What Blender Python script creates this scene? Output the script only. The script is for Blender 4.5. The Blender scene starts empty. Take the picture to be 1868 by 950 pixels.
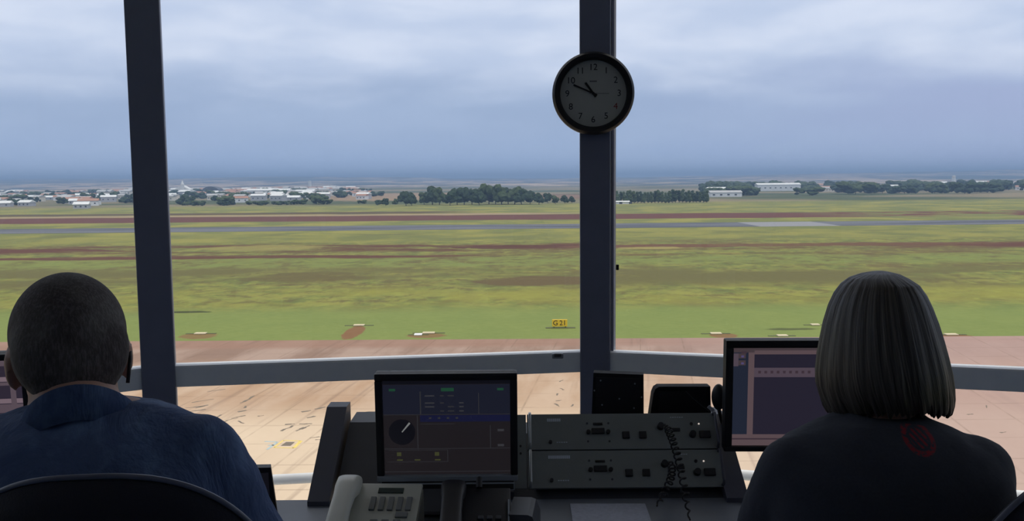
import bpy, bmesh, math, random
from mathutils import Vector, Matrix, Euler, noise as mnoise
PI = math.pi
R = math.radians
S = bpy.context.scene
COL = S.collection
random.seed(7)

# ------------------------------------------------------------------ camera model
F_PX, CX, CY = 1618.0, 934.0, 475.0
EYE = Vector((0, 0, 1.52))
GZ = -16.5
CAM_M = Matrix.Rotation(R(90 - 5.19), 3, 'X') @ Matrix.Rotation(R(-0.5), 3, 'Z')

def ray(px, py):
    return CAM_M @ Vector(((px - CX) / F_PX, (CY - py) / F_PX, -1))
def P(px, py, Y):
    d = ray(px, py)
    return EYE + d * (Y / d.y)
def G(px, py, z=GZ):
    d = ray(px, py)
    return EYE + d * ((z - EYE.z) / d.z)

def srgb(r, g, b):
    f = lambda c: (c / 255) / 12.92 if c / 255 <= 0.04045 else ((c / 255 + 0.055) / 1.055) ** 2.4
    return (f(r), f(g), f(b))

# ------------------------------------------------------------------ materials
class N:
    """tiny node builder"""
    def __init__(s, tree):
        s.t = tree; s.n = tree.nodes; s.l = tree.links
    def node(s, typ, **kw):
        n = s.n.new(typ)
        for k, v in kw.items(): setattr(n, k, v)
        return n
    def put(s, sock, v):
        if hasattr(v, 'links') or isinstance(v, bpy.types.NodeSocket): s.l.new(v, sock)
        else: sock.default_value = v
    def math(s, op, a, b=0.0, c=0.0, clamp=False):
        n = s.node('ShaderNodeMath', operation=op, use_clamp=clamp)
        s.put(n.inputs[0], a); s.put(n.inputs[1], b)
        if op in ('MULTIPLY_ADD', 'SMOOTH_MIN', 'COMPARE', 'WRAP'): s.put(n.inputs[2], c)
        return n.outputs[0]
    def mix(s, fac, a, b, mode='MIX'):
        n = s.node('ShaderNodeMix', data_type='RGBA', blend_type=mode)
        s.put(n.inputs[0], fac)
        for i, v in ((6, a), (7, b)):
            if isinstance(v, tuple): v = (*v[:3], 1)
            s.put(n.inputs[i], v)
        return n.outputs[2]
    def ss(s, v, a, b):
        n = s.node('ShaderNodeMapRange', interpolation_type='SMOOTHSTEP')
        s.put(n.inputs[0], v); s.put(n.inputs[1], a); s.put(n.inputs[2], b)
        n.inputs[3].default_value = 0; n.inputs[4].default_value = 1
        return n.outputs[0]
    def band(s, v, a, b, soft):
        return s.math('MULTIPLY', s.ss(v, a - soft, a + soft), s.math('SUBTRACT', 1.0, s.ss(v, b - soft, b + soft)))
    def noise(s, vec, scale=1.0, detail=4, rough=0.55, dist=0.0):
        n = s.node('ShaderNodeTexNoise')
        s.put(n.inputs['Vector'], vec); n.inputs['Scale'].default_value = scale
        n.inputs['Detail'].default_value = detail; n.inputs['Roughness'].default_value = rough
        n.inputs['Distortion'].default_value = dist
        return n.outputs[0]
    def scale(s, vec, sc, loc=(0, 0, 0), rot=(0, 0, 0)):
        n = s.node('ShaderNodeMapping')
        s.put(n.inputs[0], vec); n.inputs['Scale'].default_value = sc
        n.inputs['Location'].default_value = loc; n.inputs['Rotation'].default_value = rot
        return n.outputs[0]
    def xyz(s, vec):
        n = s.node('ShaderNodeSeparateXYZ'); s.put(n.inputs[0], vec); return n.outputs
    def comb(s, x, y, z):
        n = s.node('ShaderNodeCombineXYZ')
        s.put(n.inputs[0], x); s.put(n.inputs[1], y); s.put(n.inputs[2], z)
        return n.outputs[0]

def newmat(name):
    m = bpy.data.materials.new(name); m.use_nodes = True
    b = m.node_tree.nodes['Principled BSDF']
    return m, N(m.node_tree), b

def mat(name, col, rough=0.6, metal=0.0, var=0.12, nscale=12.0, bump=0.0, bscale=60.0, spec=0.4, stretch=(1, 1, 1), emit=None, estr=1.0):
    m, n, b = newmat(name)
    tc = n.node('ShaderNodeTexCoord').outputs['Object']
    v = n.scale(tc, stretch)
    nz = n.noise(v, nscale)
    lo = tuple(c * (1 - var) for c in col); hi = tuple(min(1, c * (1 + var)) for c in col)
    n.l.new(n.mix(nz, lo, hi), b.inputs['Base Color'])
    b.inputs['Roughness'].default_value = rough; b.inputs['Metallic'].default_value = metal
    b.inputs['Specular IOR Level'].default_value = spec
    if bump:
        bp = n.node('ShaderNodeBump'); bp.inputs['Strength'].default_value = bump; bp.inputs['Distance'].default_value = 0.01
        n.put(bp.inputs['Height'], n.noise(v, bscale, 5)); n.l.new(bp.outputs[0], b.inputs['Normal'])
    if emit:
        b.inputs['Emission Color'].default_value = (*emit, 1); b.inputs['Emission Strength'].default_value = estr
    return m

M = {}
M['post'] = mat('post_paint', (.19, .21, .30), .5, bump=.05)
M['transom'] = mat('transom_paint', (.86, .93, 1.0), .45, bump=.05)
M['white_paint'] = mat('white_paint', (.88, .90, .94), .4)
M['wall'] = mat('wall_paint', (.36, .46, .62), .8, bump=.1)
M['floor'] = mat('grey_carpet', (.14, .18, .28), .95, bump=.4, bscale=200)
M['ceiling'] = mat('ceiling_panel', (.58, .68, .84), .9, bump=.1)
M['desk'] = mat('desk_laminate', (.16, .18, .22), .45)
M['cabinet'] = mat('console_cabinet', (.045, .048, .06), .55, bump=.05)
M['cheek'] = mat('console_cheek', (.075, .08, .11), .5, bump=.05)
M['panel'] = mat('radio_panel_paint', (.19, .21, .21), .5, bump=.06, bscale=300)
M['panel_text'] = mat('panel_text', (.50, .56, .64), .6)
M['black'] = mat('black_plastic', (.012, .012, .016), .5, bump=.05, bscale=300)
M['black_rough'] = mat('black_textured', (.008, .008, .011), .75, bump=.15, bscale=400)
M['dark_grey'] = mat('dark_grey_plastic', (.05, .055, .065), .5)
M['silver'] = mat('silver_plastic', (.24, .27, .31), .4)
M['metal'] = mat('brushed_metal', (.45, .47, .47), .35, metal=.6, stretch=(1, 1, 20))
M['beige'] = mat('beige_phone_plastic', (.47, .48, .42), .4)
M['beige_light'] = mat('beige_phone_top', (.62, .63, .57), .35)
M['key'] = mat('grey_keys', (.16, .17, .17), .5)
M['lcd'] = mat('phone_lcd', (.03, .045, .04), .15)
M['paper'] = mat('printed_paper', (.34, .37, .46), .85, nscale=120, var=.25)
M['white_label'] = mat('white_label', (.60, .64, .72), .6)
M['led'] = mat('led_lamp', (.5, .5, .5), .4, emit=(1, .85, .75), estr=.55)
M['skin'] = mat('skin', (.40, .23, .17), .5, bump=.08, bscale=150)
M['shoe'] = mat('shoe_leather', (.03, .025, .02), .4)
M['trouser'] = mat('dark_trousers', (.03, .035, .05), .9, bump=.3, bscale=80)
M['chair'] = mat('chair_fabric', (.013, .014, .022), .9, bump=.3, bscale=350)
M['chair_rim'] = mat('chair_rim', (.10, .11, .15), .35)
M['concrete'] = mat('pale_concrete', (.52, .46, .32), .9, bump=.2)
M['dark_strip'] = mat('dark_olive', (.09, .10, .05), 1.0)
M['sign'] = mat('yellow_sign', (.62, .42, .04), .5)
M['sign_black'] = mat('sign_black', (.02, .02, .02), .6)

def emat(name, col, estr=1.0, base=(.01, .01, .012)):
    return mat(name, base, .3, emit=col, estr=estr, var=.05)

# ------------------------------------------------------------------ mesh builder
class MB:
    def __init__(s): s.bm = bmesh.new(); s.mats = []; s.cur = 0
    def m(s, material):
        if material not in s.mats: s.mats.append(material)
        s.cur = s.mats.index(material); return s
    def _fin(s, faces):
        for f in faces: f.material_index = s.cur
    def box(s, c, size, rot=None, bevel=0.0, seg=2):
        mtx = Matrix.Translation(Vector(c))
        if rot is not None:
            mtx = mtx @ (rot.to_4x4() if isinstance(rot, Matrix) else Euler(rot).to_matrix().to_4x4())
        mtx = mtx @ Matrix.Diagonal((*size, 1))
        r = bmesh.ops.create_cube(s.bm, size=1, matrix=mtx)
        vs = r['verts']; fs = {f for v in vs for f in v.link_faces}
        s._fin(fs)
        if bevel:
            es = {e for v in vs for e in v.link_edges}
            r2 = bmesh.ops.bevel(s.bm, geom=list(es), offset=bevel, segments=seg, affect='EDGES', profile=.6)
            s._fin(r2['faces'])
        return s
    def cyl(s, a, b, r1, r2=None, n=16, caps=True):
        a, b = Vector(a), Vector(b); r2 = r1 if r2 is None else r2
        d = b - a; q = d.to_track_quat('Z', 'Y').to_matrix().to_4x4()
        mtx = Matrix.Translation((a + b) / 2) @ q
        r = bmesh.ops.create_cone(s.bm, cap_ends=caps, segments=n, radius1=r1, radius2=r2, depth=d.length, matrix=mtx)
        s._fin({f for v in r['verts'] for f in v.link_faces}); return s
    def ell(s, c, rad, rot=(0, 0, 0), u=24, v=16):
        mtx = Matrix.Translation(Vector(c)) @ Euler(rot).to_matrix().to_4x4() @ Matrix.Diagonal((*rad, 1))
        nv, nf = s.bm.verts.new, s.bm.faces.new
        top, bot = nv(mtx @ Vector((0, 0, 1))), nv(mtx @ Vector((0, 0, -1)))
        rows = [[nv(mtx @ Vector((math.sin(PI * i / v) * math.cos(2 * PI * k / u), math.sin(PI * i / v) * math.sin(2 * PI * k / u), math.cos(PI * i / v)))) for k in range(u)] for i in range(1, v)]
        fs = []
        for k in range(u):
            j = (k + 1) % u
            fs.append(nf((top, rows[0][k], rows[0][j]))); fs.append(nf((bot, rows[-1][j], rows[-1][k])))
            for i in range(v - 2): fs.append(nf((rows[i][k], rows[i + 1][k], rows[i + 1][j], rows[i][j])))
        s._fin(fs); return s
    def limb(s, pts, rad, n=14):
        for i in range(len(pts)):
            s.ell(pts[i], (rad[i],) * 3, u=n, v=10)
            if i: s.cyl(pts[i - 1], pts[i], rad[i - 1], rad[i], n=n)
        return s
    def tube(s, pts, r, n=10, rads=None):
        pts = [Vector(p) for p in pts]; rings = []
        prev = None
        for i, p in enumerate(pts):
            t = (pts[min(i + 1, len(pts) - 1)] - pts[max(i - 1, 0)]).normalized()
            if prev is None:
                up = Vector((0, 0, 1)) if abs(t.z) < .9 else Vector((1, 0, 0))
                x = t.cross(up).normalized()
            else:
                x = (prev - t * prev.dot(t)).normalized()
            prev = x; y = t.cross(x); rr = rads[i] if rads else r
            rings.append([s.bm.verts.new(p + (x * math.cos(2 * PI * k / n) + y * math.sin(2 * PI * k / n)) * rr) for k in range(n)])
        fs = []
        for i in range(len(rings) - 1):
            for k in range(n):
                fs.append(s.bm.faces.new((rings[i][k], rings[i][(k + 1) % n], rings[i + 1][(k + 1) % n], rings[i + 1][k])))
        fs.append(s.bm.faces.new(rings[0][::-1])); fs.append(s.bm.faces.new(rings[-1]))
        s._fin(fs); return s
    def loft(s, rings, n=40, cap=True, p=2.0):
        """rings: (cx,cy,cz,rx,ry)"""
        rs = []
        for (cx, cy, cz, rx, ry) in rings:
            L = []
            for k in range(n):
                a = 2 * PI * k / n; c, d = math.cos(a), math.sin(a)
                L.append(s.bm.verts.new((cx + rx * math.copysign(abs(c) ** (2 / p), c), cy + ry * math.copysign(abs(d) ** (2 / p), d), cz)))
            rs.append(L)
        fs = []
        for i in range(len(rs) - 1):
            for k in range(n):
                fs.append(s.bm.faces.new((rs[i][k], rs[i][(k + 1) % n], rs[i + 1][(k + 1) % n], rs[i + 1][k])))
        if cap: fs.append(s.bm.faces.new(rs[0][::-1])); fs.append(s.bm.faces.new(rs[-1]))
        s._fin(fs); return s
    def prism(s, poly, a, b, axis='y'):
        """polygon in two axes extruded along the third from a to b"""
        def mk(u, v, w):
            return {'y': (u, w, v), 'z': (u, v, w), 'x': (w, u, v)}[axis]
        A = [s.bm.verts.new(mk(u, v, a)) for u, v in poly]; B = [s.bm.verts.new(mk(u, v, b)) for u, v in poly]
        n = len(poly); fs = [s.bm.faces.new(A), s.bm.faces.new(B[::-1])]
        for i in range(n): fs.append(s.bm.faces.new((A[i], B[i], B[(i + 1) % n], A[(i + 1) % n])))
        s._fin(fs); bmesh.ops.recalc_face_normals(s.bm, faces=fs); return s
    def quad(s, pts):
        f = s.bm.faces.new([s.bm.verts.new(p) for p in pts]); s._fin([f]); return s
    def mesh(s, name, smooth=None):
        me = bpy.data.meshes.new(name); s.bm.to_mesh(me); s.bm.free()
        for m_ in s.mats: me.materials.append(m_)
        if smooth is not None and smooth is not False:
            me.polygons.foreach_set('use_smooth', [True] * len(me.polygons))
            if smooth is not True: me.set_sharp_from_angle(angle=R(smooth))
        return me
    def build(s, name, parent=None, smooth=None, loc=None, rot=None):
        o = bpy.data.objects.new(name, s.mesh(name, smooth)); COL.objects.link(o)
        if parent: o.parent = parent
        if loc is not None: o.location = loc
        if rot is not None: o.rotation_euler = rot
        return o

SCR = bpy.data.scenes.new('scratch')
def evaluated_mesh(o):
    SCR.collection.objects.link(o)
    with bpy.context.temp_override(scene=SCR, view_layer=SCR.view_layers[0]):
        dg = bpy.context.evaluated_depsgraph_get(); dg.update()
        me = bpy.data.meshes.new_from_object(o.evaluated_get(dg))
    return me

def tag(o, label=None, cat=None, group=None, kind=None):
    if label: o['label'] = label
    if cat: o['category'] = cat
    if group: o['group'] = group
    if kind: o['kind'] = kind
    return o
def root(name, loc, rot=(0, 0, 0), label=None, cat=None, group=None, kind=None):
    o = bpy.data.objects.new(name, None); COL.objects.link(o)
    o.empty_display_size = .1
    o.location = loc; o.rotation_euler = rot
    return tag(o, label, cat, group, kind)
def remesh(mb, name, parent, material, voxel=.007, smooth=6, factor=.5, disp=None):
    """join everything in mb into one continuous skin"""
    o = bpy.data.objects.new('tmp', mb.mesh('tmp'))
    a = o.modifiers.new('r', 'REMESH'); a.mode = 'VOXEL'; a.voxel_size = voxel
    b = o.modifiers.new('s', 'SMOOTH'); b.iterations = smooth; b.factor = factor
    me = evaluated_mesh(o)
    old = o.data; bpy.data.objects.remove(o); bpy.data.meshes.remove(old)
    me.materials.clear(); me.materials.append(material)
    if disp:
        cs = [(v.co.copy(), v.normal.copy()) for v in me.vertices]
        for v, (c_0, n_0) in zip(me.vertices, cs): v.co = c_0 + disp(c_0, n_0)
    me.polygons.foreach_set('use_smooth', [True] * len(me.polygons))
    me.name = name
    r = bpy.data.objects.new(name, me); COL.objects.link(r); r.parent = parent
    return r
def text_into(mb, txt, size, mtx, depth=.0005):
    cu = bpy.data.curves.new('t', 'FONT'); cu.body = txt; cu.size = size; cu.extrude = depth
    cu.align_x = 'CENTER'; cu.align_y = 'CENTER'
    o = bpy.data.objects.new('t', cu)
    me = evaluated_mesh(o)
    me.transform(mtx)
    k = len(mb.bm.faces); mb.bm.from_mesh(me); mb.bm.faces.ensure_lookup_table()
    for f in mb.bm.faces[k:]: f.material_index = mb.cur
    bpy.data.objects.remove(o); bpy.data.meshes.remove(me); bpy.data.curves.remove(cu)

# ------------------------------------------------------------------ world: overcast sky
w = bpy.data.worlds.new('overcast_sky'); S.world = w; w.use_nodes = True
n = N(w.node_tree); n.n.clear()
out = n.node('ShaderNodeOutputWorld'); bg = n.node('ShaderNodeBackground'); n.l.new(bg.outputs[0], out.inputs[0])
d = n.node('ShaderNodeTexCoord').outputs['Generated']
x, y, z = n.xyz(d)
hor = n.math('SQRT', n.math('ADD', n.math('MULTIPLY', x, x), n.math('MULTIPLY', y, y)))
e = n.math('DIVIDE', z, n.math('MAXIMUM', hor, .05))                  # tangent of the elevation
az = n.math('ARCTAN2', x, y)
cv = n.comb(n.math('MULTIPLY', az, 3.0), n.math('MULTIPLY', e, 10.0), 0.0)
big = n.noise(cv, 1.0, 5, .45, .3)
fine = n.noise(n.scale(cv, (1.0, 1.0, 1), (3.1, 7.7, 0)), 2.2, 7, .5, .15)
e2 = n.math('ADD', e, n.math('ADD', n.math('MULTIPLY', n.math('SUBTRACT', big, .5), .07), n.math('MULTIPLY', n.math('SUBTRACT', fine, .5), .045)))
up = n.ss(e2, .078, .135)                                               # 0 = the grey-blue bank, 1 = the paler cloud above
low = n.mix(n.ss(e, -.01, .07), srgb(180, 202, 240), srgb(168, 187, 219))
low = n.mix(n.math('MULTIPLY', n.ss(az, .05, .6), .6), low, srgb(180, 188, 226))
low = n.mix(n.math('MULTIPLY', n.ss(fine, .35, .7), .5), low, srgb(184, 202, 232))
hi = n.mix(n.ss(fine, .32, .72), srgb(200, 214, 240), srgb(224, 233, 252))
colr = n.mix(up, low, hi)
# the cloud cover is brightest high overhead, as overcast skies are
over = n.ss(e, .26, 1.3)
colr = n.mix(over, colr, (1.75, 1.66, 1.52))
below = n.ss(e, -.02, -.10)
colr = n.mix(n.ss(e, -.012, -.05), colr, (.16, .17, .16))
n.l.new(colr, bg.inputs[0]); bg.inputs[1].default_value = 1.0

sun = bpy.data.lights.new('veiled_sun', 'SUN'); sun.energy = 1.15; sun.angle = R(35); sun.color = (1, .94, .85)
so = bpy.data.objects.new('veiled_sun', sun); COL.objects.link(so); so.rotation_euler = (R(22), R(18), 0)

# ------------------------------------------------------------------ outside ground
def ground_grid(name, x0, x1, ys, nx, z, material, zf=None):
    bm = bmesh.new(); rows = []
    for yy in ys:
        rows.append([bm.verts.new((x0 + (x1 - x0) * i / nx, yy, z + (zf(x0 + (x1 - x0) * i / nx, yy) if zf else 0))) for i in range(nx + 1)])
    for a in range(len(rows) - 1):
        for i in range(nx): bm.faces.new((rows[a][i], rows[a][i + 1], rows[a + 1][i + 1], rows[a + 1][i]))
    me = bpy.data.meshes.new(name); bm.to_mesh(me); bm.free(); me.materials.append(material)
    me.polygons.foreach_set('use_smooth', [True] * len(me.polygons))
    o = bpy.data.objects.new(name, me); COL.objects.link(o); return o

APRON_Y = 99.0
m, n, b = newmat('airfield_grass')
pos = n.node('ShaderNodeNewGeometry').outputs['Position']
X, Y, Z = n.xyz(pos)
wob = n.noise(n.scale(pos, (.02, .02, 0)), 1.0, 3)
Yw = n.math('ADD', Y, n.math('MULTIPLY', n.math('SUBTRACT', wob, .5), 14.0))
Yw = n.math('ADD', Yw, n.math('MULTIPLY', X, .012))
p1 = n.noise(n.scale(pos, (.034, .034, 0)), 1.0, 7, .62, .3)
p2 = n.noise(n.scale(pos, (.13, .12, 0), (13, 5, 0)), 1.0, 7, .7, .4)
p3 = n.noise(n.scale(pos, (.012, .030, 0), (31, 9, 0)), 1.0, 6, .6, .5)
p4 = n.noise(n.scale(pos, (.9, 1.3, 0)), 1.0, 5, .7)
K = 0.62   # the sky and sun together light level ground a little above unity
def g(r, gg, bb): return tuple(c * K for c in srgb(r, gg, bb))
p5 = n.noise(n.scale(pos, (.34, .26, 0), (3, 8, 0)), 1.0, 6, .7, .3)
mow = n.mix(p2, g(128, 148, 84), g(152, 166, 92))
rough_ = n.mix(n.ss(p2, .35, .65), g(118, 130, 74), g(160, 160, 84))
rough_ = n.mix(n.math('MULTIPLY', n.ss(p1, .46, .62), .85), rough_, g(122, 108, 70))
far_ = n.mix(n.ss(p1, .38, .6), g(168, 164, 86), g(130, 138, 80))
colr = n.mix(n.ss(Yw, 118, 132), mow, rough_)
colr = n.mix(n.math('MULTIPLY', n.math('MULTIPLY', n.band(Yw, 128, 300, 6), n.ss(p5, .50, .62)), .75), colr, g(112, 100, 68))
colr = n.mix(n.math('MULTIPLY', n.math('MULTIPLY', n.band(Yw, 125, 300, 6), n.ss(p5, .46, .36)), .7), colr, g(164, 172, 86))
# lush yellow-green strips
colr = n.mix(n.math('MULTIPLY', n.band(Yw, 129, 148, 6), n.math('MULTIPLY', n.ss(p1, .4, .62), .8)), colr, g(168, 170, 80))
# worn brown area in the middle of the field
colr = n.mix(n.math('MULTIPLY', n.band(Yw, 150, 186, 9), n.ss(p3, .42, .56)), colr, g(118, 114, 70))
colr = n.mix(n.math('MULTIPLY', n.band(Yw, 186, 208, 5), n.ss(p2, .40, .62)), colr, g(138, 152, 84))
# bare red earth streaks
red = g(108, 68, 58)
colr = n.mix(n.math('MULTIPLY', n.band(Yw, 208, 214, 2.0), n.math('MAXIMUM', n.ss(X, 5, -25), n.math('MULTIPLY', n.ss(p3, .5, .6), .6))), colr, red)
colr = n.mix(n.math('MULTIPLY', n.band(Yw, 226, 252, 5), n.ss(p3, .47, .56)), colr, red)
colr = n.mix(n.math('MULTIPLY', n.band(Yw, 262, 300, 8), .8), colr, far_)
colr = n.mix(n.ss(Yw, 296, 312), colr, far_)
# earthworks beyond the runway
soil = n.mix(p2, g(102, 58, 56), g(128, 80, 72))
patch_r = n.math('SUBTRACT', 1.0, n.math('MULTIPLY', n.ss(X, 130, 200), n.ss(p1, .42, .55)))
colr = n.mix(n.math('MULTIPLY', n.band(Yw, 402, 462, 3), patch_r), colr, soil)
colr = n.mix(n.math('MULTIPLY', n.band(Yw, 466, 484, 4), n.ss(X, 60, 0)), colr, g(186, 160, 132))
colr = n.mix(n.math('MULTIPLY', n.band(Yw, 492, 520, 8), n.ss(X, 0, -60)), colr, g(104, 84, 66))
# farmland behind
Yb = n.math('ADD', Y, n.math('MULTIPLY', n.math('SUBTRACT', n.noise(n.scale(pos, (.004, .004, 0)), 1.0, 3), .5), 120.0))
farm = n.mix(n.ss(n.noise(n.scale(pos, (.0025, .004, 0)), 1.0, 4), .42, .58), g(84, 98, 62), g(160, 146, 116))
colr = n.mix(n.ss(Yb, 640, 720), colr, farm)
def ellipse(cx, cy, rx, ry, soft=.25):
    dx = n.math('DIVIDE', n.math('SUBTRACT', X, cx), rx); dy = n.math('DIVIDE', n.math('SUBTRACT', Y, cy), ry)
    r2 = n.math('ADD', n.math('MULTIPLY', dx, dx), n.math('MULTIPLY', dy, dy))
    r2 = n.math('ADD', r2, n.math('MULTIPLY', n.math('SUBTRACT', p2, .5), 3.4))
    return n.math('SUBTRACT', 1.0, n.ss(r2, 1 - soft, 1 + soft))
for (px, py, rx, ry, c, f) in [(735, 357, 90, 260, g(176, 148, 118), .95), (560, 505, 10, 9, g(112, 100, 64), .6), (990, 512, 11, 7, g(112, 92, 66), .8),
                               (960, 450, 24, 7, g(100, 62, 54), .95), (1190, 449, 22, 7, g(122, 82, 66), .8), (1440, 446, 60, 6, g(120, 84, 66), .8), (1190, 452, 8, 4, g(186, 176, 104), .7),
                               (360, 468, 40, 3, g(110, 72, 60), .8), (1000, 358, 60, 160, g(150, 110, 92), .7), (480, 452, 16, 10, g(172, 160, 96), .6),
                               (645, 606, 1.1, 4.5, g(150, 104, 78), .9), (358, 613, 2.2, 2.0, g(150, 104, 78), .7), (775, 612, 2.4, 1.6, g(150, 110, 80), .8),
                               (1320, 612, 1.6, 1.6, g(150, 104, 78), .8), (1745, 617, 2.4, 2.0, g(158, 108, 84), .9), (1450, 600, 3, .8, g(84, 92, 58), .8), (347, 569, 3.0, .9, g(70, 76, 50), .9)]:
    c0 = G(px, py)
    colr = n.mix(n.math('MULTIPLY', ellipse(c0.x, c0.y, rx, ry), f), colr, c)
n.l.new(n.mix(p4, n.mix(.22, colr, (0, 0, 0)), n.mix(.03, colr, (1, 1, .8))), b.inputs['Base Color'])
b.inputs['Roughness'].default_value = 1; b.inputs['Specular IOR Level'].default_value = .1
M['grass'] = m
o = ground_grid('airfield_lawn', -6500, 6500, [-400, APRON_Y, 640, 2600], 12, GZ, m)
tag(o, kind='structure')

m, n, b = newmat('apron_concrete')
pos = n.node('ShaderNodeNewGeometry').outputs['Position']
rp = n.scale(pos, (1, 1, 1), rot=(0, 0, R(8.3)))
X, Y, Z = n.xyz(rp)
_, Y0, _ = n.xyz(pos)
def joints(v, sp, wd):
    f = n.math('ABSOLUTE', n.math('SUBTRACT', n.math('FRACT', n.math('DIVIDE', v, sp)), .5))
    return n.ss(f, .5 - wd / sp, .5 - wd / sp * .4)
_, Yr, _ = n.xyz(pos)
jt = n.math('MAXIMUM', joints(X, 4.6, .11), n.math('MULTIPLY', joints(Yr, 4.6, .14), .8))
brk = n.ss(n.noise(n.scale(pos, (.35, .35, 0)), 1.0, 3), .38, .62)
jt = n.math('MULTIPLY', jt, n.math('MULTIPLY_ADD', brk, .75, .25))
nz = n.noise(n.scale(rp, (.22, .05, 0)), 1.0, 6, .6)
nf = n.noise(n.scale(pos, (1.4, 1.4, 0)), 1.0, 5, .6)
kc = .73
def c_(r, gg, bb): return tuple(c * kc for c in srgb(r, gg, bb))
near = n.mix(nz, c_(212, 188, 162), c_(240, 220, 194))
mid = n.mix(n.ss(nz, .35, .65), c_(186, 154, 126), c_(206, 180, 156))
back = n.mix(n.ss(nz, .38, .62), c_(150, 124, 110), c_(178, 154, 140))
Yn = n.math('ADD', Y0, n.math('MULTIPLY', n.math('SUBTRACT', nz, .5), 12.0))
colr = n.mix(n.ss(Yn, 62, 72), near, mid)
colr = n.mix(n.ss(Yn, 80, 90), colr, back)
colr = n.mix(n.math('MULTIPLY', n.band(n.math('ADD', Y0, n.math('MULTIPLY', nf, 2.0)), 96, 103, 1.2), .75), colr, c_(160, 126, 110))  # red dust along the edge
colr = n.mix(n.math('MULTIPLY', n.ss(n.noise(n.scale(rp, (.9, .035, 0), (5, 2, 0)), 1.0, 4), .55, .7), .35), colr, c_(120, 98, 88))
colr = n.mix(n.math('MULTIPLY', n.ss(n.xyz(pos)[0], 4, 34), .75), colr, c_(182, 154, 148))
colr = n.mix(n.math('MULTIPLY', jt, .32), colr, c_(112, 92, 76))
n.l.new(n.mix(nf, n.mix(.10, colr, (0, 0, 0)), colr), b.inputs['Base Color'])
b.inputs['Roughness'].default_value = .9; b.inputs['Specular IOR Level'].default_value = .2
M['apron'] = m
bm = bmesh.new()
vs = [bm.verts.new(v) for v in ((-160, 4.8, GZ + .04), (160, 4.8, GZ + .04), (160, APRON_Y - 2.0, GZ + .04), (0, APRON_Y + .5, GZ + .04), (-160, APRON_Y + 3, GZ + .04))]
top = bm.faces.new(vs); r = bmesh.ops.extrude_face_region(bm, geom=[top])
bmesh.ops.translate(bm, vec=(0, 0, -.12), verts=[v for v in r['geom'] if isinstance(v, bmesh.types.BMVert)])
bmesh.ops.recalc_face_normals(bm, faces=bm.faces)
me = bpy.data.meshes.new('apron'); bm.to_mesh(me); bm.free(); me.materials.append(m)
o = bpy.data.objects.new('apron_pavement', me); COL.objects.link(o); tag(o, kind='structure')

# runway: a slab with its paler concrete crossing
m, n, b = newmat('runway_asphalt')
pos = n.node('ShaderNodeNewGeometry').outputs['Position']; X, Y, Z = n.xyz(pos)
nz = n.noise(n.scale(pos, (.012, .08, 0)), 1.0, 4)
colr = n.mix(n.ss(nz, .42, .58), g(78, 82, 94), g(108, 112, 122))
colr = n.mix(n.band(X, 92, 122, .6), colr, g(150, 152, 158))
n.l.new(colr, b.inputs['Base Color']); b.inputs['Roughness'].default_value = .85
MBr = MB().m(m)
MBr.prism([(-420, 320), (420, 333), (420, 366), (-420, 354)], GZ - .05, GZ + .05, 'z')
o = MBr.build('runway'); tag(o, kind='structure')

# hills
def ridge(xx):
    pts = [(-5200, 60), (-3900, 66), (-2600, 52), (-1700, 62), (-900, 52), (-200, 30), (300, 26), (900, 30), (1500, 40), (2400, 52), (3100, 60), (3700, 70), (4300, 56), (6500, 60)]
    for (a, ha), (c, hc) in zip(pts, pts[1:]):
        if a <= xx <= c:
            t = (xx - a) / (c - a); t = t * t * (3 - 2 * t); return ha + (hc - ha) * t
    return 55
def hz(xx, yy):
    t = max(0, min(1, (yy - 2300) / 4700)); t = t * t * (3 - 2 * t)
    nv = mnoise.fractal(Vector((xx / 1500, yy / 1100, 0)), 1.0, 2.0, 5)
    nf = mnoise.fractal(Vector((xx / 160, yy / 400, 3)), 1.0, 2.0, 3)
    fade = max(0, min(1, (yy - 2300) / 600)) * max(0, min(1, (8800 - yy) / 1500))
    return ridge(xx) * .84 * t + fade * (nv * 9 + nf * 3.0 * t)
m, n, b = newmat('hill_farmland')
pos = n.node('ShaderNodeNewGeometry').outputs['Position']
f1 = n.noise(n.scale(pos, (.0011, .0009, 0)), 1.0, 4, .5)
f2 = n.noise(n.scale(pos, (.006, .004, 0)), 1.0, 4)
colr = n.mix(n.ss(f1, .40, .52), g(70, 84, 58), g(214, 188, 158))
colr = n.mix(n.math('MULTIPLY', n.ss(f2, .48, .56), .9), colr, g(46, 60, 42))
n.l.new(colr, b.inputs['Base Color']); b.inputs['Roughness'].default_value = 1
ys = [2300 + i * 90 for i in range(72)]
o = ground_grid('hills', -6500, 6500, ys, 420, GZ, m, hz); tag(o, kind='structure')

# haze lying over the country beyond the airfield
m = bpy.data.materials.new('morning_haze'); m.use_nodes = True; nt = m.node_tree; nt.nodes.clear()
vo = nt.nodes.new('ShaderNodeVolumeScatter'); vo.inputs['Density'].default_value = 3.6e-4; vo.inputs['Color'].default_value = (.31, .46, .71, 1); vo.inputs['Anisotropy'].default_value = 0.0
va = nt.nodes.new('ShaderNodeVolumeAbsorption'); ad = nt.nodes.new('ShaderNodeAddShader')
va.inputs['Density'].default_value = vo.inputs['Density'].default_value; va.inputs['Color'].default_value = vo.inputs['Color'].default_value
oo = nt.nodes.new('ShaderNodeOutputMaterial'); nt.links.new(vo.outputs[0], ad.inputs[0]); nt.links.new(va.outputs[0], ad.inputs[1]); nt.links.new(ad.outputs[0], oo.inputs['Volume'])
o = MB().m(m).box((0, 4525, GZ + 36.1), (12900, 8830, 72)).build('haze')
tag(o, 'blue haze over the town and hills beyond the airfield', 'haze', kind='stuff')

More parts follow.
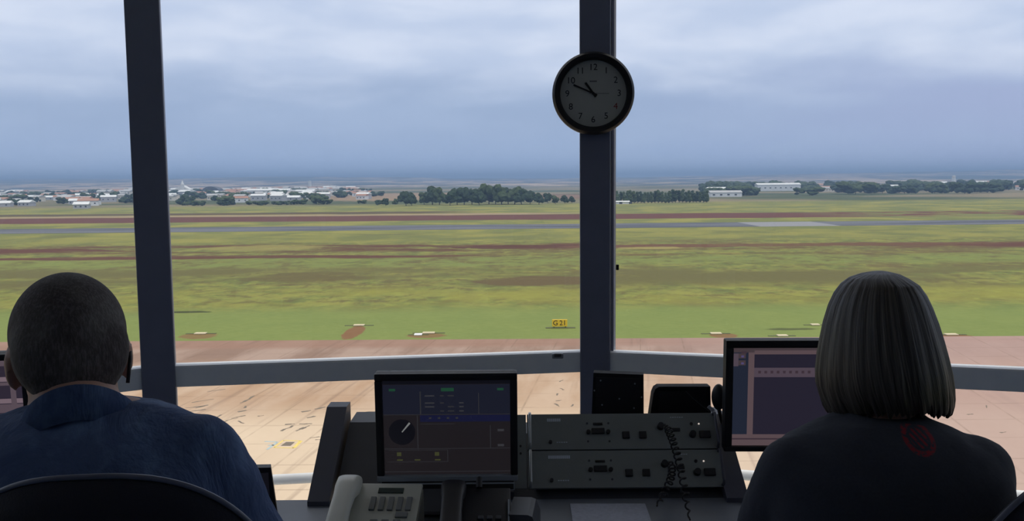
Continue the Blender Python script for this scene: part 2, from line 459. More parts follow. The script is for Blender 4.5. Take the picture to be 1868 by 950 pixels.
# ------------------------------------------------------------------ airfield details
def slab_light(px, py, wd, label, white=False, gx=None):
    p = G(px, py)
    r_ = root('drain_cover', (p.x, p.y, GZ), label=label, cat='drain cover', group='concrete covers in the grass strip')
    MB().m(M['concrete'] if not white else M['white_paint']).box((0, 0, .09), (wd * .9, .8, .13), bevel=.03).build('cover', r_)
    MB().m(M['dark_strip']).box((0, .15, .02), (wd * 2.4, .4, .05), bevel=.01).build('shadow_strip', r_)  # dark strip painted in for the shadow either side of the cover
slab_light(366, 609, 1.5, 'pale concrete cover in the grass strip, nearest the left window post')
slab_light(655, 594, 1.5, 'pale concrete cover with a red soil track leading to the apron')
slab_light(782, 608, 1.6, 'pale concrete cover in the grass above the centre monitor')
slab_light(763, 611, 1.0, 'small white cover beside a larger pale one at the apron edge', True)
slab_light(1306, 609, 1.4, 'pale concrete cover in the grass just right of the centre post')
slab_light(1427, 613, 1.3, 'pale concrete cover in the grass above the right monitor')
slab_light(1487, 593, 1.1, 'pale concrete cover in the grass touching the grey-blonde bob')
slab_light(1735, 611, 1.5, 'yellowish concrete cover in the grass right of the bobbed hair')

p = G(1021, 598)
r_ = root('taxiway_sign', (p.x, p.y, GZ), label='yellow taxiway sign with black characters standing in the grass', cat='sign')
MB().m(M['sign']).box((0, 0, .62), (1.85, .22, .86), bevel=.03).build('sign_face', r_)
tb = MB().m(M['sign_black'])
text_into(tb, 'G', .85, Matrix.Translation((-.52, -.125, .62)) @ Matrix.Rotation(R(90), 4, 'X'), .004)
text_into(tb, '21', .85, Matrix.Translation((.38, -.125, .62)) @ Matrix.Rotation(R(90), 4, 'X'), .004)
tb.build('lettering', r_)
for sx in (-.7, .7): MB().m(M['dark_grey']).cyl((sx, 0, 0), (sx, 0, .25), .05).build('leg', r_)
MB().m(M['dark_strip']).box((.1, .0, .03), (3.6, .7, .06), bevel=.01).build('base', r_)

# painted box and blue mark on the apron
M['yellow_paint'] = mat('yellow_line_paint', (.62, .48, .14), .8, nscale=4, var=.3)
M['blue_paint'] = mat('blue_grey_paint', (.33, .42, .44), .8, nscale=4, var=.3)
M['tar'] = mat('crack_tar', (.15, .125, .10), .9)
zt = GZ + .042
a, b2, c2, d2 = G(500, 817), G(536, 818), G(549, 805), G(517, 804)
mk = MB().m(M['yellow_paint'])
def strip(mb, p, q, wd, z0=zt, z1=None):
    z1 = z0 + .006 if z1 is None else z1
    dd = Vector((q.x - p.x, q.y - p.y, 0)); L = dd.length; dd.normalize(); s_ = Vector((-dd.y, dd.x, 0)) * wd / 2
    A = [(p.x + s_.x, p.y + s_.y), (p.x - s_.x, p.y - s_.y), (q.x - s_.x, q.y - s_.y), (q.x + s_.x, q.y + s_.y)]
    mb.prism(A, z0, z1, 'z')
for p_, q_, w_ in ((a, b2, .13), (b2, c2, .26), (c2, d2, .13), (d2, a, .13)): strip(mk, p_, q_, w_)
tag(mk.build('apron_box_marking'), 'yellow painted box outline on the pale apron', 'marking')
mk = MB().m(M['tar'])
mk.prism([(G(512, 814).x, G(512, 814).y), (G(530, 814).x, G(530, 814).y), (G(538, 807).x, G(538, 807).y), (G(522, 807).x, G(522, 807).y)], zt, zt + .005, 'z')
tag(mk.build('apron_stain'), 'dark stained patch inside the yellow box outline', 'stain')
mk = MB().m(M['blue_paint'])
for p_, q_ in ((G(483, 806), G(506, 807)), (G(506, 807), G(487, 821)), (G(489, 813), G(500, 813))): strip(mk, p_, q_, .16)
tag(mk.build('apron_arrow_marking'), 'faded blue-grey arrow mark beside the yellow box', 'marking')
# tar-sealed cracks
mk = MB().m(M['tar']); rng = random.Random(4)
def crack(px, py, L, dirv, wd):
    p = G(px, py); a = dirv
    for k in range(3):
        a = dirv + rng.uniform(-.3, .3); q = Vector((p.x + math.cos(a) * L / 5, p.y + math.sin(a) * L / 5, 0))
        strip(mk, p, q, wd * rng.uniform(.3, .95)); p = q
for px, py, L, a_, w_ in [(395, 702, 2.2, 2.4, .28), (350, 735, 3, .5, .2), (338, 745, 3, .6, .25), (345, 752, 2.2, .6, .25), (357, 745, 1.4, .8, .3), (438, 736, 2.4, 1.2, .3), (455, 728, 1.8, 1.3, .25),
                         (447, 745, 1.2, 1.8, .35), (434, 752, 1.2, .9, .4), (445, 773, 1.6, 2.2, .3), (550, 752, 1.3, .6, .4), (574, 747, 1.6, .8, .4), (560, 763, 1.2, .9, .3), (513, 787, 2.6, 1.2, .22),
                         (520, 775, 1.2, .2, .3), (540, 787, 2.6, 1.2, .36), (546, 774, 1.6, .1, .4), (410, 770, 2.2, 1.1, .22), (422, 764, 2, .9, .2), (385, 765, 2.2, 1.2, .25), (378, 715, 2.6, .8, .18),
                         (1021, 697, 1.4, 1.2, .2), (1028, 712, 1.2, 2, .2), (1016, 722, 1.2, 1.2, .2), (1020, 742, 1.6, 1.9, .22), (1042, 742, 1.2, 1.2, .2), (1014, 732, .9, .4, .2), (470, 760, .8, .3, .2),
                         (1765, 757, .9, .3, .22), (1825, 790, .9, .3, .2), (1800, 745, 1.6, .9, .12), (565, 800, 1.2, .3, .16), (575, 803, .8, .2, .2), (668, 752, 1.6, .1, .14)]:
    crack(px, py, L, a_, w_)
tag(mk.build('crack_sealant'), 'dark tar squiggles sealing cracks in the apron', 'crack sealant', kind='stuff')

# ------------------------------------------------------------------ distant trees and town
def leafmat(name, c):
    m, n, b = newmat(name)
    p = n.node('ShaderNodeNewGeometry').outputs['Position']
    nz = n.noise(n.scale(p, (.7, .7, .7)), 1.0, 4)
    n.l.new(n.mix(nz, tuple(k * .6 for k in c), tuple(k * 1.35 for k in c)), b.inputs['Base Color'])
    b.inputs['Roughness'].default_value = 1; b.inputs['Specular IOR Level'].default_value = .1
    return m
M['leaf'] = leafmat('dark_foliage', (.035, .055, .030)); M['leaf2'] = leafmat('olive_foliage', (.055, .078, .036))
M['bark'] = mat('bark', (.09, .07, .05), 1)
def crown_mesh(seed, form, lm):
    rr = random.Random(seed); mb = MB().m(lm)
    k = {'round': 16, 'tall': 6, 'wide': 18}[form]
    for i in range(k):
        if form == 'round': c = (rr.uniform(-.32, .32), rr.uniform(-.32, .32), rr.uniform(.3, .85)); r0 = rr.uniform(.13, .26)
        elif form == 'tall': c = (rr.uniform(-.08, .08), rr.uniform(-.08, .08), .25 + .12 * i); r0 = rr.uniform(.16, .2) * (1 - .07 * i)
        else: c = (rr.uniform(-.7, .7), rr.uniform(-.3, .3), rr.uniform(.2, .75)); r0 = rr.uniform(.12, .26)
        r_ = bmesh.ops.create_icosphere(mb.bm, subdivisions=2, radius=r0, matrix=Matrix.Translation(c))
        for v in r_['verts']: v.co += v.normal * 0 + Vector((rr.uniform(-1, 1), rr.uniform(-1, 1), rr.uniform(-1, 1))) * r0 * .24
        mb._fin({f for v in r_['verts'] for f in v.link_faces})
    return mb.mesh('crown_' + form)
CR = {(f, i): crown_mesh(i * 7 + len(f), f, M['leaf'] if i % 2 == 0 else M['leaf2']) for f in ('round', 'tall', 'wide') for i in range(4)}
tk = MB().m(M['bark']).cyl((0, 0, 0), (0, 0, .5), .03, .02, n=6).mesh('trunk')
def tree(x_, y_, h, form, label, group, wide=1.0, name='tree', z=GZ):
    r_ = root(name, (x_, y_, z), (0, 0, random.uniform(0, 6.28)), label, 'tree', group)
    s_ = (h * wide, h * wide, h)
    for nm, me in (('crown', CR[(form, random.randrange(4))]), ('trunk', tk)):
        o = bpy.data.objects.new(nm, me); COL.objects.link(o); o.parent = r_; o.scale = s_ if nm == 'crown' else (h, h, h * .8)
    return r_
PLACED = []
def free(x_, y_, r_):
    return all((x_ - a) ** 2 + (y_ - b) ** 2 > (r_ + c) ** 2 for a, b, c in PLACED)
def spot(fpx, fD, r_, tries=40):
    for _ in range(tries):
        x_, y_ = at(fpx(), fD())
        if free(x_, y_, r_): break
    PLACED.append((x_, y_, r_)); return x_, y_
def at(px, D): return ((px - CX) / F_PX * D, D)
for px, D, rr_ in ((391, 1400, 18), (494, 1300, 34), (560, 1250, 16), (1322, 860, 18), (1312, 960, 16), (1418, 1210, 32), (1497, 1180, 16), (338, 1350, 14), (1738, 1500, 5), (568, 1900, 5), (1822, 1700, 5)):
    PLACED.append((*at(px, D), rr_))
# the belt straight across, between the two posts
for i, (px, h) in enumerate([(690, 4), (705, 5), (722, 4.5), (742, 10), (752, 9), (775, 8.5), (790, 13), (803, 12), (822, 9.5), (835, 11), (848, 12), (862, 10.5), (875, 9.5), (893, 14), (905, 11.5), (916, 13.5),
                             (928, 11), (940, 12), (952, 11), (968, 9), (984, 8), (1000, 7), (1014, 6), (1031, 6), (1044, 5)]):
    x_, y_ = at(px, 640 + random.uniform(0, 40))
    tree(x_, y_, h * 1.05, 'round', 'dark leafy tree in the clump beyond the runway between the window posts', 'trees of the clump between the posts', .95)
for i in range(27):
    x_, y_ = at(1126 + i * 6.3, 660 + random.uniform(-6, 10))
    tree(x_, y_, random.uniform(8, 10.5), 'tall', 'slim dark tree in the close row just right of the centre post', 'trees of the close row', 1.0, 'windbreak_tree')
for i in range(95):
    h_, wd_ = random.uniform(8, 14), random.uniform(1.3, 2.2)
    x_, y_ = spot(lambda: random.choice((random.uniform(1285, 1370), random.uniform(1480, 1930), random.uniform(1480, 1930), random.uniform(1370, 1480))), lambda: random.uniform(880, 1400), h_ * wd_ * .55)
    if 1370 < (x_ / y_ * F_PX + CX) < 1475 and y_ < 1240: x_, y_ = x_ * 1290 / y_, 1290
    tree(x_, y_, h_, 'wide', 'dark tree in the wood right of the centre post, below the hills', 'trees of the wood on the right', wd_)
for i in range(130):
    h_, wd_ = random.uniform(5, 9.5), random.uniform(1.1, 2.1)
    x_, y_ = spot(lambda: random.uniform(-90, 690), lambda: random.uniform(700, 1700), h_ * wd_ * .6)
    tree(x_, y_, h_, 'wide', 'dark tree among the pale houses of the distant town', 'trees of the distant town', wd_)
for i in range(16):
    x_, y_ = at(random.uniform(330, 700), 690 + random.uniform(0, 30))
    tree(x_, y_, random.uniform(2.5, 4.5), 'wide', 'low bush at the far edge of the field in front of the town', 'low bushes in front of the town', 1.7, 'field_bush')

def wallmat(nm, c): return mat(nm, c, .8, nscale=.3, var=.12)
HM = [wallmat('render_white', (.62, .64, .66)), wallmat('render_cream', (.55, .52, .46)), wallmat('render_grey', (.36, .37, .40))]
RM = [wallmat('roof_grey', (.36, .37, .38)), wallmat('roof_clay', (.32, .18, .13)), wallmat('roof_pale', (.60, .62, .63))]
def house_mesh(i):
    rr = random.Random(i); L, Wd, H = rr.uniform(8, 17), rr.uniform(6, 9), rr.uniform(2.8, 5.5)
    mb = MB().m(HM[i % 3]).box((0, 0, H / 2), (L, Wd, H))
    mb.m(RM[(i * 2 + 1) % 3]).prism([(-Wd / 2 - .5, H), (Wd / 2 + .5, H), (0, H + Wd * .22)], -L / 2 - .4, L / 2 + .4, 'x')
    mb.m(M['dark_grey'])
    for k in range(3): mb.box((-L / 3 + k * L / 3, -Wd / 2 - .02, H * .5), (1.2, .1, 1.1))
    return mb.mesh('house')
HS = [house_mesh(i) for i in range(9)]
for i in range(285):
    left = i < 240
    if i < 90: px, D = random.uniform(-60, 240), random.uniform(700, 1700)
    elif left: px, D = random.uniform(305, 670), random.uniform(850, 1900)
    else: px, D = random.uniform(1380, 1580) if i < 262 else random.uniform(1590, 1900), random.uniform(1150, 1700)
    x_, y_ = at(px, D)
    for _ in range(30):
        if free(x_, y_, 8): break
        x_, y_ = at(px + random.uniform(-60, 60) * (1 if 330 < px < 620 else .3), D + random.uniform(-150, 200))
    PLACED.append((x_, y_, 8))
    o = bpy.data.objects.new('house', HS[random.randrange(9)]); COL.objects.link(o)
    o.location = (x_, y_, GZ); o.rotation_euler = (0, 0, random.uniform(-.5, .5))
    if D > 1300: o.scale = (1.3, 1.3, 1.3)
    if i < 90: tag(o, 'small pale house of the distant town left of the left window post', 'house', 'town houses left of the left post')
    elif left: tag(o, 'small pale house of the distant town just right of the left window post', 'house', 'town houses between the posts')
    else: tag(o, 'small pale house among the trees on the right horizon', 'house', 'houses in the wood on the right')
# landmark buildings
def shed(px, D, L, Wd, H, wm, rm, name, label, arch=False, z=GZ):
    x_, y_ = at(px, D)
    r_ = root(name, (x_, y_, z), label=label, cat='building')
    MB().m(wm).box((0, 0, H / 2), (L, Wd, H)).build('wall', r_)
    rb = MB().m(rm)
    if arch:
        prof = [(L / 2 * math.cos(PI * t / 12) , H + L * .26 * math.sin(PI * t / 12)) for t in range(13)]
        rb.prism(prof, -Wd / 2, Wd / 2, 'y')
    else: rb.prism([(-Wd / 2 - .6, H), (Wd / 2 + .6, H), (0, H + Wd * .14)], -L / 2 - .6, L / 2 + .6, 'x')
    rb.build('roof', r_)
    wb = MB().m(M['dark_grey'])
    for k in range(max(2, int(L / 7))): wb.box((-L / 2 + 3 + k * 7, -Wd / 2 - .02, H * .5), (2.2, .15, 1.4))
    wb.build('windows', r_)
    return r_
shed(391, 1400, 26, 24, 5, HM[0], M['dark_grey'], 'sports_hall', 'white hall with a dark arched roof in the distant town', True)
shed(494, 1300, 62, 18, 6, HM[0], RM[2], 'warehouse', 'long white warehouse in the town between the posts')
shed(560, 1250, 26, 15, 5, HM[0], RM[2], 'warehouse', 'short white warehouse right of the long one in the town')
shed(1322, 860, 30, 14, 4.2, HM[0], RM[0], 'hangar', 'low pale hangar at the field edge right of the tree row')
shed(1312, 960, 26, 14, 6.5, HM[2], RM[2], 'hangar', 'grey hangar standing behind the low pale one')
shed(1418, 1210, 58, 16, 8.5, HM[0], RM[2], 'factory', 'long white factory on the right horizon above the right monitor')
shed(1497, 1180, 26, 14, 4.5, HM[1], RM[1], 'school_building', 'clay roofed building beside the long white factory')
shed(1136, 640, 9, 5, 1.7, HM[0], RM[2], 'field_hut', 'small white hut in front of the slim tree row')
x_, y_ = at(338, 1350); r_ = root('church', (x_, y_, GZ), label='white church with a tall pointed tower in the distant town', cat='church')
MB().m(HM[0]).box((0, 0, 4), (22, 16, 8)).build('wall', r_)
MB().m(RM[2]).prism([(-11.5, 8), (11.5, 8), (0, 14)], -8, 8, 'y').build('roof', r_)
MB().m(HM[0]).box((2, -9, 8), (4, 4, 16)).cyl((2, -9, 16), (2, -9, 22), 2.6, .1, n=4).build('tower', r_)
for px, D, H, lb in ((1738, 1500, 17, 'white water tower rising from the wood on the right'), (568, 1900, 18, 'white tower block rising at the far edge of town, left of its pair'), (1822, 1700, 9, 'small white tower at the far right horizon')):
    x_, y_ = at(px, D); r_ = root('water_tower' if px != 568 else 'tower_block', (x_, y_, GZ), label=lb, cat='tower')
    MB().m(HM[0]).cyl((0, 0, 0), (0, 0, H), 3.0, 3.0, n=14).build('shaft', r_)
    MB().m(HM[2]).cyl((0, 0, H), (0, 0, H + 2), 3.4, 2.0, n=14).build('cap', r_)

# ------------------------------------------------------------------ control cab shell
CC = Vector((.037, -.71, 0)); RAD = 3.92; NF = 16
def ang(k): return R(86.15 + 22.5 * k)
def corner(k, r=RAD, z=0): return Vector((CC.x + r * math.cos(ang(k)), CC.y + r * math.sin(ang(k)), z))
m = bpy.data.materials.new('window_glass'); m.use_nodes = True; nt = m.node_tree; nt.nodes.clear(); nn = N(nt)
tr = nn.node('ShaderNodeBsdfTransparent'); tr.inputs[0].default_value = (.985, .992, .995, 1)
gl = nn.node('ShaderNodeBsdfGlossy'); gl.inputs['Roughness'].default_value = .01
fr = nn.node('ShaderNodeFresnel'); fr.inputs[0].default_value = 1.35
mx = nn.node('ShaderNodeMixShader'); nn.l.new(nn.math('MULTIPLY', fr.outputs[0], .8), mx.inputs[0]); nn.l.new(tr.outputs[0], mx.inputs[1]); nn.l.new(gl.outputs[0], mx.inputs[2])
mo = nn.node('ShaderNodeOutputMaterial'); nn.l.new(mx.outputs[0], mo.inputs[0])
M['glass'] = m
poly_f = [(corner(k, RAD + .10).x, corner(k, RAD + .10).y) for k in range(NF)]
tag(MB().m(M['floor']).prism(poly_f, -.25, 0, 'z').build('floor'), kind='structure')
tag(MB().m(M['ceiling']).prism(poly_f, 2.62, 2.8, 'z').build('ceiling'), kind='structure')
SILL, TR_Z, TR_H, HEAD = .22, .824, .070, 2.5
wi = 0
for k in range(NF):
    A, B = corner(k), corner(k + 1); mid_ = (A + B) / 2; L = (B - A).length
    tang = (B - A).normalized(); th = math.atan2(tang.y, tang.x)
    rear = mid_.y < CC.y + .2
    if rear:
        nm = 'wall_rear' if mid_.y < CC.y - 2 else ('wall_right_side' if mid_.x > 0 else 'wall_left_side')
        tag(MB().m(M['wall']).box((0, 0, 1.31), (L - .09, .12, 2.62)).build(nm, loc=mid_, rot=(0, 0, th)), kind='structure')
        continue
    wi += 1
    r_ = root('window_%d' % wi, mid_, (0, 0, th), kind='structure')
    MB().m(M['glass']).box((0, 0, (TR_Z + TR_H + HEAD) / 2), (L - .10, .008, HEAD - TR_Z - TR_H)).build('upper_pane', r_)
    MB().m(M['glass']).box((0, 0, (SILL + TR_Z) / 2), (L - .10, .008, TR_Z - SILL)).build('lower_pane', r_)
    tb = MB().m(M['transom']).box((0, 0, TR_Z + TR_H / 2), (L - .10, .060, TR_H), bevel=.003)
    tb.m(M['white_paint']).box((0, 0, TR_Z + TR_H + .0015), (L - .10, .056, .003)).build('transom', r_)  # white cap puts the sky light on the transom top into its colour
    MB().m(M['transom']).box((0, 0, SILL / 2), (L - .04, .12, SILL), bevel=.004).build('sill', r_)
    MB().m(M['ceiling']).box((0, 0, (HEAD + 2.62) / 2), (L - .02, .14, 2.62 - HEAD)).build('head_panel', r_)
for k in range(NF):
    c = corner(k)
    glazed = c.y > CC.y
    pm = MB().m(M['post']).box((0, 0, 1.31), (.108, .10, 2.62), bevel=.006)
    if k == 0:   # glazing bead and conduit on the centre post's right flank, whitened to paint in highlights
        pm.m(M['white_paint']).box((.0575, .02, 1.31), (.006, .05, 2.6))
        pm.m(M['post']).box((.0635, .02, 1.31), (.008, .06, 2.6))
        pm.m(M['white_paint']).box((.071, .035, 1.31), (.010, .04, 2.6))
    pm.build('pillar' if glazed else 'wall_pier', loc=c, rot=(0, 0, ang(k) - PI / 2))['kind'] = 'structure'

# guard rail pipes outside the panes
for zz, rr_, r0 in ((.335, .021, RAD + .42), (.07, .021, RAD + .42)):
    pts = [corner(k, r0, zz) for k in (-3, -2, -1, 0, 1, 2, 3)]
    o = MB().m(M['white_paint']).tube(pts, rr_, 12).build('guard_rail', smooth=40)
    tag(o, 'white pipe guard rail outside the window, %s' % ('the upper one' if zz > .2 else 'the lower one'), 'rail', 'pipe rails outside the windows')
for k in (-3, -2, -1, 0, 1, 2, 3):
    c = corner(k, RAD + .42)
    o = MB().m(M['white_paint']).cyl((0, 0, -.3), (0, 0, .34), .018).build('guard_rail_post', loc=(c.x, c.y, 0), smooth=40)
    tag(o, 'white upright of the pipe guard rail outside a window corner', 'rail post', 'uprights of the guard rail')
tag(MB().m(M['concrete']).prism([(corner(k, RAD + .55).x, corner(k, RAD + .55).y) for k in range(NF)], -.55, -.28, 'z').build('floor_slab_outer'), kind='structure')
tag(MB().m(M['concrete']).cyl((CC.x, CC.y, GZ), (CC.x, CC.y, -.55), 2.6, n=16).build('wall_tower_shaft'), kind='structure')

# latch on the transom
p = P(1127, 487, 3.16)
tag(MB().m(M['black']).box((0, 0, 0), (.010, .014, .020), bevel=.003).build('window_hook', loc=(p.x - .002, 3.155, p.z)), 'tiny black hook on the right edge of the centre post', 'hook')
p = P(1018, 645, 3.03)
r_ = root('window_latch', (p.x, p.y, TR_Z + TR_H + .003), label='small grey latch fixed on top of the transom left of the centre post', cat='latch')
r_.location = (p.x, p.y + .045, TR_Z + TR_H + .003)
MB().m(M['silver']).box((0, -.005, .008), (.040, .03, .018), bevel=.004).build('body', r_)
MB().m(M['dark_grey']).cyl((-.012, -.02, .012), (.012, -.02, .012), .006).build('catch', r_)

# ------------------------------------------------------------------ wall clock
cy_ = corner(0).y - .062
p = P(1082, 171, cy_)
ck = root('wall_clock', (p.x, cy_ , p.z), (0, 0, R(-3)), 'round black rimmed wall clock hung on the centre window post', 'clock')
Rk = .143
M['dial'] = mat('clock_dial', (.42, .44, .42), .7)
def ring_profile(mb, prof, n=64):
    rs = []
    for (r0, yy) in prof: rs.append([mb.bm.verts.new((r0 * math.cos(2 * PI * k / n), yy, r0 * math.sin(2 * PI * k / n))) for k in range(n)])
    fs = []
    for i in range(len(rs)):
        j = (i + 1) % len(rs)
        for k in range(n): fs.append(mb.bm.faces.new((rs[i][k], rs[i][(k + 1) % n], rs[j][(k + 1) % n], rs[j][k])))
    mb._fin(fs); bmesh.ops.recalc_face_normals(mb.bm, faces=fs)
b_ = MB().m(M['black']); ring_profile(b_, [(.115, .008), (.115, -.02), (.122, -.032), (.134, -.034), (Rk - .001, -.022), (Rk, .0), (Rk - .004, .008)])
b_.build('rim', ck, smooth=50)
MB().m(M['dial']).cyl((0, .008, 0), (0, -.008, 0), .1185, n=64).build('dial', ck)
def on_dial(x_, z_): return Matrix.Translation((x_, -.0085, z_)) @ Matrix.Rotation(R(90), 4, 'X')
M['red_ink'] = mat('red_ink', (.22, .03, .03), .7)
for h in range(1, 13):
    a_ = PI / 2 - h * PI / 6; tb = MB().m(M['red_ink'] if h == 4 else M['black'])
    text_into(tb, str(h), .031, on_dial(.090 * math.cos(a_), .090 * math.sin(a_)), .0003); tb.build('numeral', ck)
tb = MB().m(M['dark_grey'])
for k in range(5): tb.box((-.010 + k * .005, -.0087, .042), (.0035, .0006, .005))
tb.build('maker_mark', ck)
def hand(name, a_, L, wd, y_, tail=.015, mt=None):
    mb = MB().m(mt or M['black']); d_ = Vector((math.sin(a_), 0, math.cos(a_)))
    mb.box(d_ * (L - tail) / 2 + Vector((0, y_, 0)), (wd, .0012, L + tail), rot=(0, a_, 0)); mb.build(name, ck)
hand('minute_hand', R(-66), .075, .0058, -.014)
hand('hour_hand', R(-36), .046, .0075, -.0115)
hand('second_hand', R(91), .055, .0014, -.0165, mt=M['dark_grey'])
MB().m(M['black']).cyl((0, -.008, 0), (0, -.018, 0), .005).build('hub', ck)

# ------------------------------------------------------------------ desk and console
DZ = .715
dk = root('control_desk', (0, 1.9, 0), label='long dark grey laminate control desk running below the windows', cat='desk')
def desk_poly(y0, y1):
    return [(-1.55, y0 - .18), (-.95, y0), (.95, y0), (1.6, y0 - .18), (1.75, y1 - .32), (1.0, y1), (-.9, y1), (-1.75, y1 - .32)]
MB().m(M['desk']).prism([(a_, b_ - 1.9) for a_, b_ in desk_poly(1.56, 2.19)], DZ - .035, DZ, 'z').build('desktop', dk)
MB().m(M['cabinet']).box((0, .22, .34), (2.0, .03, .67)).build('modesty_panel', dk)
for sx in (-1.3, -.42, .42, 1.3): MB().m(M['cabinet']).box((sx, -.02, .34), (.04, .36 if abs(sx) < 1 else .3, .68), bevel=.004).build('leg', dk)

# instrument console: two cheeks and a sloped bay standing on the desk
cons = root('instrument_console', (0, 2.2, DZ), label='dark sloped console cabinet behind the centre monitor, on the desk', cat='console')
# profile in (y, z) relative to the root
xl, xr = -.505, .530
MB().m(M['cabinet']).prism([(-.02, .0), (.30, .0), (.30, .145), (.19, .145), (-.02, .02)], xl + .055, -.0, 'x').build('left_bay', cons)
MB().m(M['cabinet']).prism([(-.02, .0), (.30, .0), (.30, .11), (.19, .11), (-.02, -.0)], .0, xr, 'x').build('radio_bay', cons)
MB().m(M['cheek']).prism([(-.055, -.0), (.26, .0), (.26, .185), (.205, .185), (-.055, .012)], xl - .01, xl + .045, 'x').build('cheek', cons)
MB().m(M['cheek']).prism([(-.055, -.0), (.26, .0), (.28, .155), (.205, .155), (-.055, .012)], xr, xr + .055, 'x').build('cheek', cons)

# two radio units, on the sloped face of the bay
def radio(zc, name_lb, shift):
    """panel local frame: x right, y up the slope, z out"""
    p0 = Vector((.018, 2.2 - .035, DZ + .035)); tilt = math.atan2(.185, .235)
    up_ = Vector((0, math.cos(tilt + .12), math.sin(tilt + .12)))
    up_ = Vector((0, .62, .785)).normalized(); nrm = Vector((0, -up_.z, up_.y)); xx = Vector((1, 0, 0))
    mtx = Matrix((xx, up_, nrm)).transposed().to_4x4()
    c = P(1135, 0, 1); 
    r_ = root('radio_unit', (.286, 2.187 + up_.y * zc, DZ + .026 + up_.z * zc), label=name_lb, cat='radio', group='rack radio units')
    r_.rotation_euler = mtx.to_euler()
    W_, H_ = .500, .099
    MB().m(M['panel']).box((0, 0, 0), (W_, H_, .010), bevel=.0015).build('front_panel', r_)
    MB().m(M['cabinet']).box((0, .0, -.030), (W_ - .04, H_ - .01, .05)).build('chassis', r_)
    t = MB().m(M['panel_text'])
    for k in range(7 if zc > .06 else 11): t.box((-.195 + k * .0052, .032, .0055), (.0042, .0085, .0008))
    for k in range(5): t.box((-.172 + k * .006, -.030, .0055), (.004, .003, .0008))
    for k in range(6): t.box((.13 + k * .006, .037, .0055), (.004, .002, .0008))
    t.build('lettering', r_)
    MB().m(M['black']).cyl((-.190, -.030, .004), (-.190, -.030, .012), .0045).build('push_button', r_)
    s_ = MB().m(M['black']).box((-.064, .000, .006), (.034, .016, .008), bevel=.002)
    for sx in (-.090, -.038): s_.cyl((sx, -.003, .004), (sx, -.003, .012), .0055)
    s_.build('socket', r_)
    MB().m(M['black']).box((-.064, .020, .006), (.025, .006, .004), bevel=.001).build('slot', r_)
    for sx, sy in ((-.092, .022), (-.036, .022), (-.092, -.028), (-.036, -.028)):
        MB().m(M['cabinet']).cyl((sx, sy, .004), (sx, sy, .0065), .0028, n=10).build('screw', r_)
    for sx in (.008, .052):
        MB().m(M['black']).box((sx, -.012, .007), (.019, .019, .008), bevel=.002).build('jack_socket', r_)
    MB().m(M['black']).cyl((.100, .010, .004), (.100, .010, .020), .009, .008).build('cable_connector', r_)
    MB().m(M['black']).box((.138, .002, .006), (.026, .009, .004), bevel=.001).build('slot', r_)
    MB().m(M['led']).ell((.202, .018, .006), (.0024, .0024, .002), u=10, v=6).build('led', r_)
    MB().m(M['black']).cyl((.182, .018, .004), (.182, .018, .008), .004).build('led_off', r_)
    MB().m(M['black']).cyl((.182, -.012, .004), (.182, -.012, .018), .0095, .008, n=20).build('knob', r_)
    MB().m(M['black']).box((.214, -.012, .008), (.029, .019, .008), bevel=.002).build('rocker_switch', r_)
    h_ = MB().m(M['metal']); hx = -.243
    h_.tube([(hx, -.045, .004), (hx, -.045, .020), (hx, -.040, .027), (hx, .040, .027), (hx, .045, .020), (hx, .045, .004)], .0038, 10)
    h_.build('handle', r_, smooth=40)
    h_ = MB().m(M['cheek']); hx = .243
    h_.tube([(hx, -.045, .004), (hx, -.045, .020), (hx, -.040, .027), (hx, .040, .027), (hx, .045, .020), (hx, .045, .004)], .0038, 10)
    h_.build('handle', r_, smooth=40)
    return r_, mtx
ru, rm_ = radio(.150, 'grey-green radio panel with short label, upper of the rack pair', 0)
rl, _ = radio(.048, 'grey-green radio panel with long label, lower of the rack pair', 0)
o = MB().m(M['panel']).box((0, 0, 0), (.030, .2, .008), bevel=.001).m(M['black']).cyl((0, .012, .003), (0, .012, .006), .003, n=10).cyl((0, -.008, .003), (0, -.008, .006), .003, n=10).build('side_strip', cons)
o.location = Vector((.286 - .268, 2.187 + .62 * .099, DZ + .026 + .785 * .099)) - Vector((0, 2.2, DZ)); o.rotation_euler = rm_.to_euler()
bpy.context.view_layer.update()

# coiled cords from the two connectors down to the desk
def coil(name, start, via, end, turns, label):
    pts = []; Nn = turns * 14
    def bez(t):
        return start * (1 - t) ** 2 + via * 2 * t * (1 - t) + end * t * t
    for i in range(Nn + 1):
        t = i / Nn; c = bez(t); tg = (bez(min(1, t + .01)) - bez(max(0, t - .01))).normalized()
        x_ = tg.cross(Vector((0, 1, 0))).normalized(); y_ = tg.cross(x_)
        rr = .0085 * min(1, t * 8, (1 - t) * 6 + .1); a_ = 2 * PI * turns * t
        pts.append(c + x_ * rr * math.cos(a_) + y_ * rr * math.sin(a_))
    o = MB().m(M['black']).tube(pts, .0023, 6).build(name, smooth=60)
    return tag(o, label, 'cord', 'coiled cords plugged into the radios')
def onr(r_, x_, y_, z_): return r_.matrix_world @ Vector((x_, y_, z_))
coil('coiled_cord', onr(ru, .108, .008, .030), onr(ru, .13, -.06, .07), P(1258, 948, 2.02), 17, 'long coiled black cord from the upper radio down to the desk')
coil('coiled_cord', onr(rl, .108, .008, .030), onr(rl, .125, -.03, .06), P(1198, 922, 2.06), 10, 'short coiled black cord from the lower radio down to the desk')

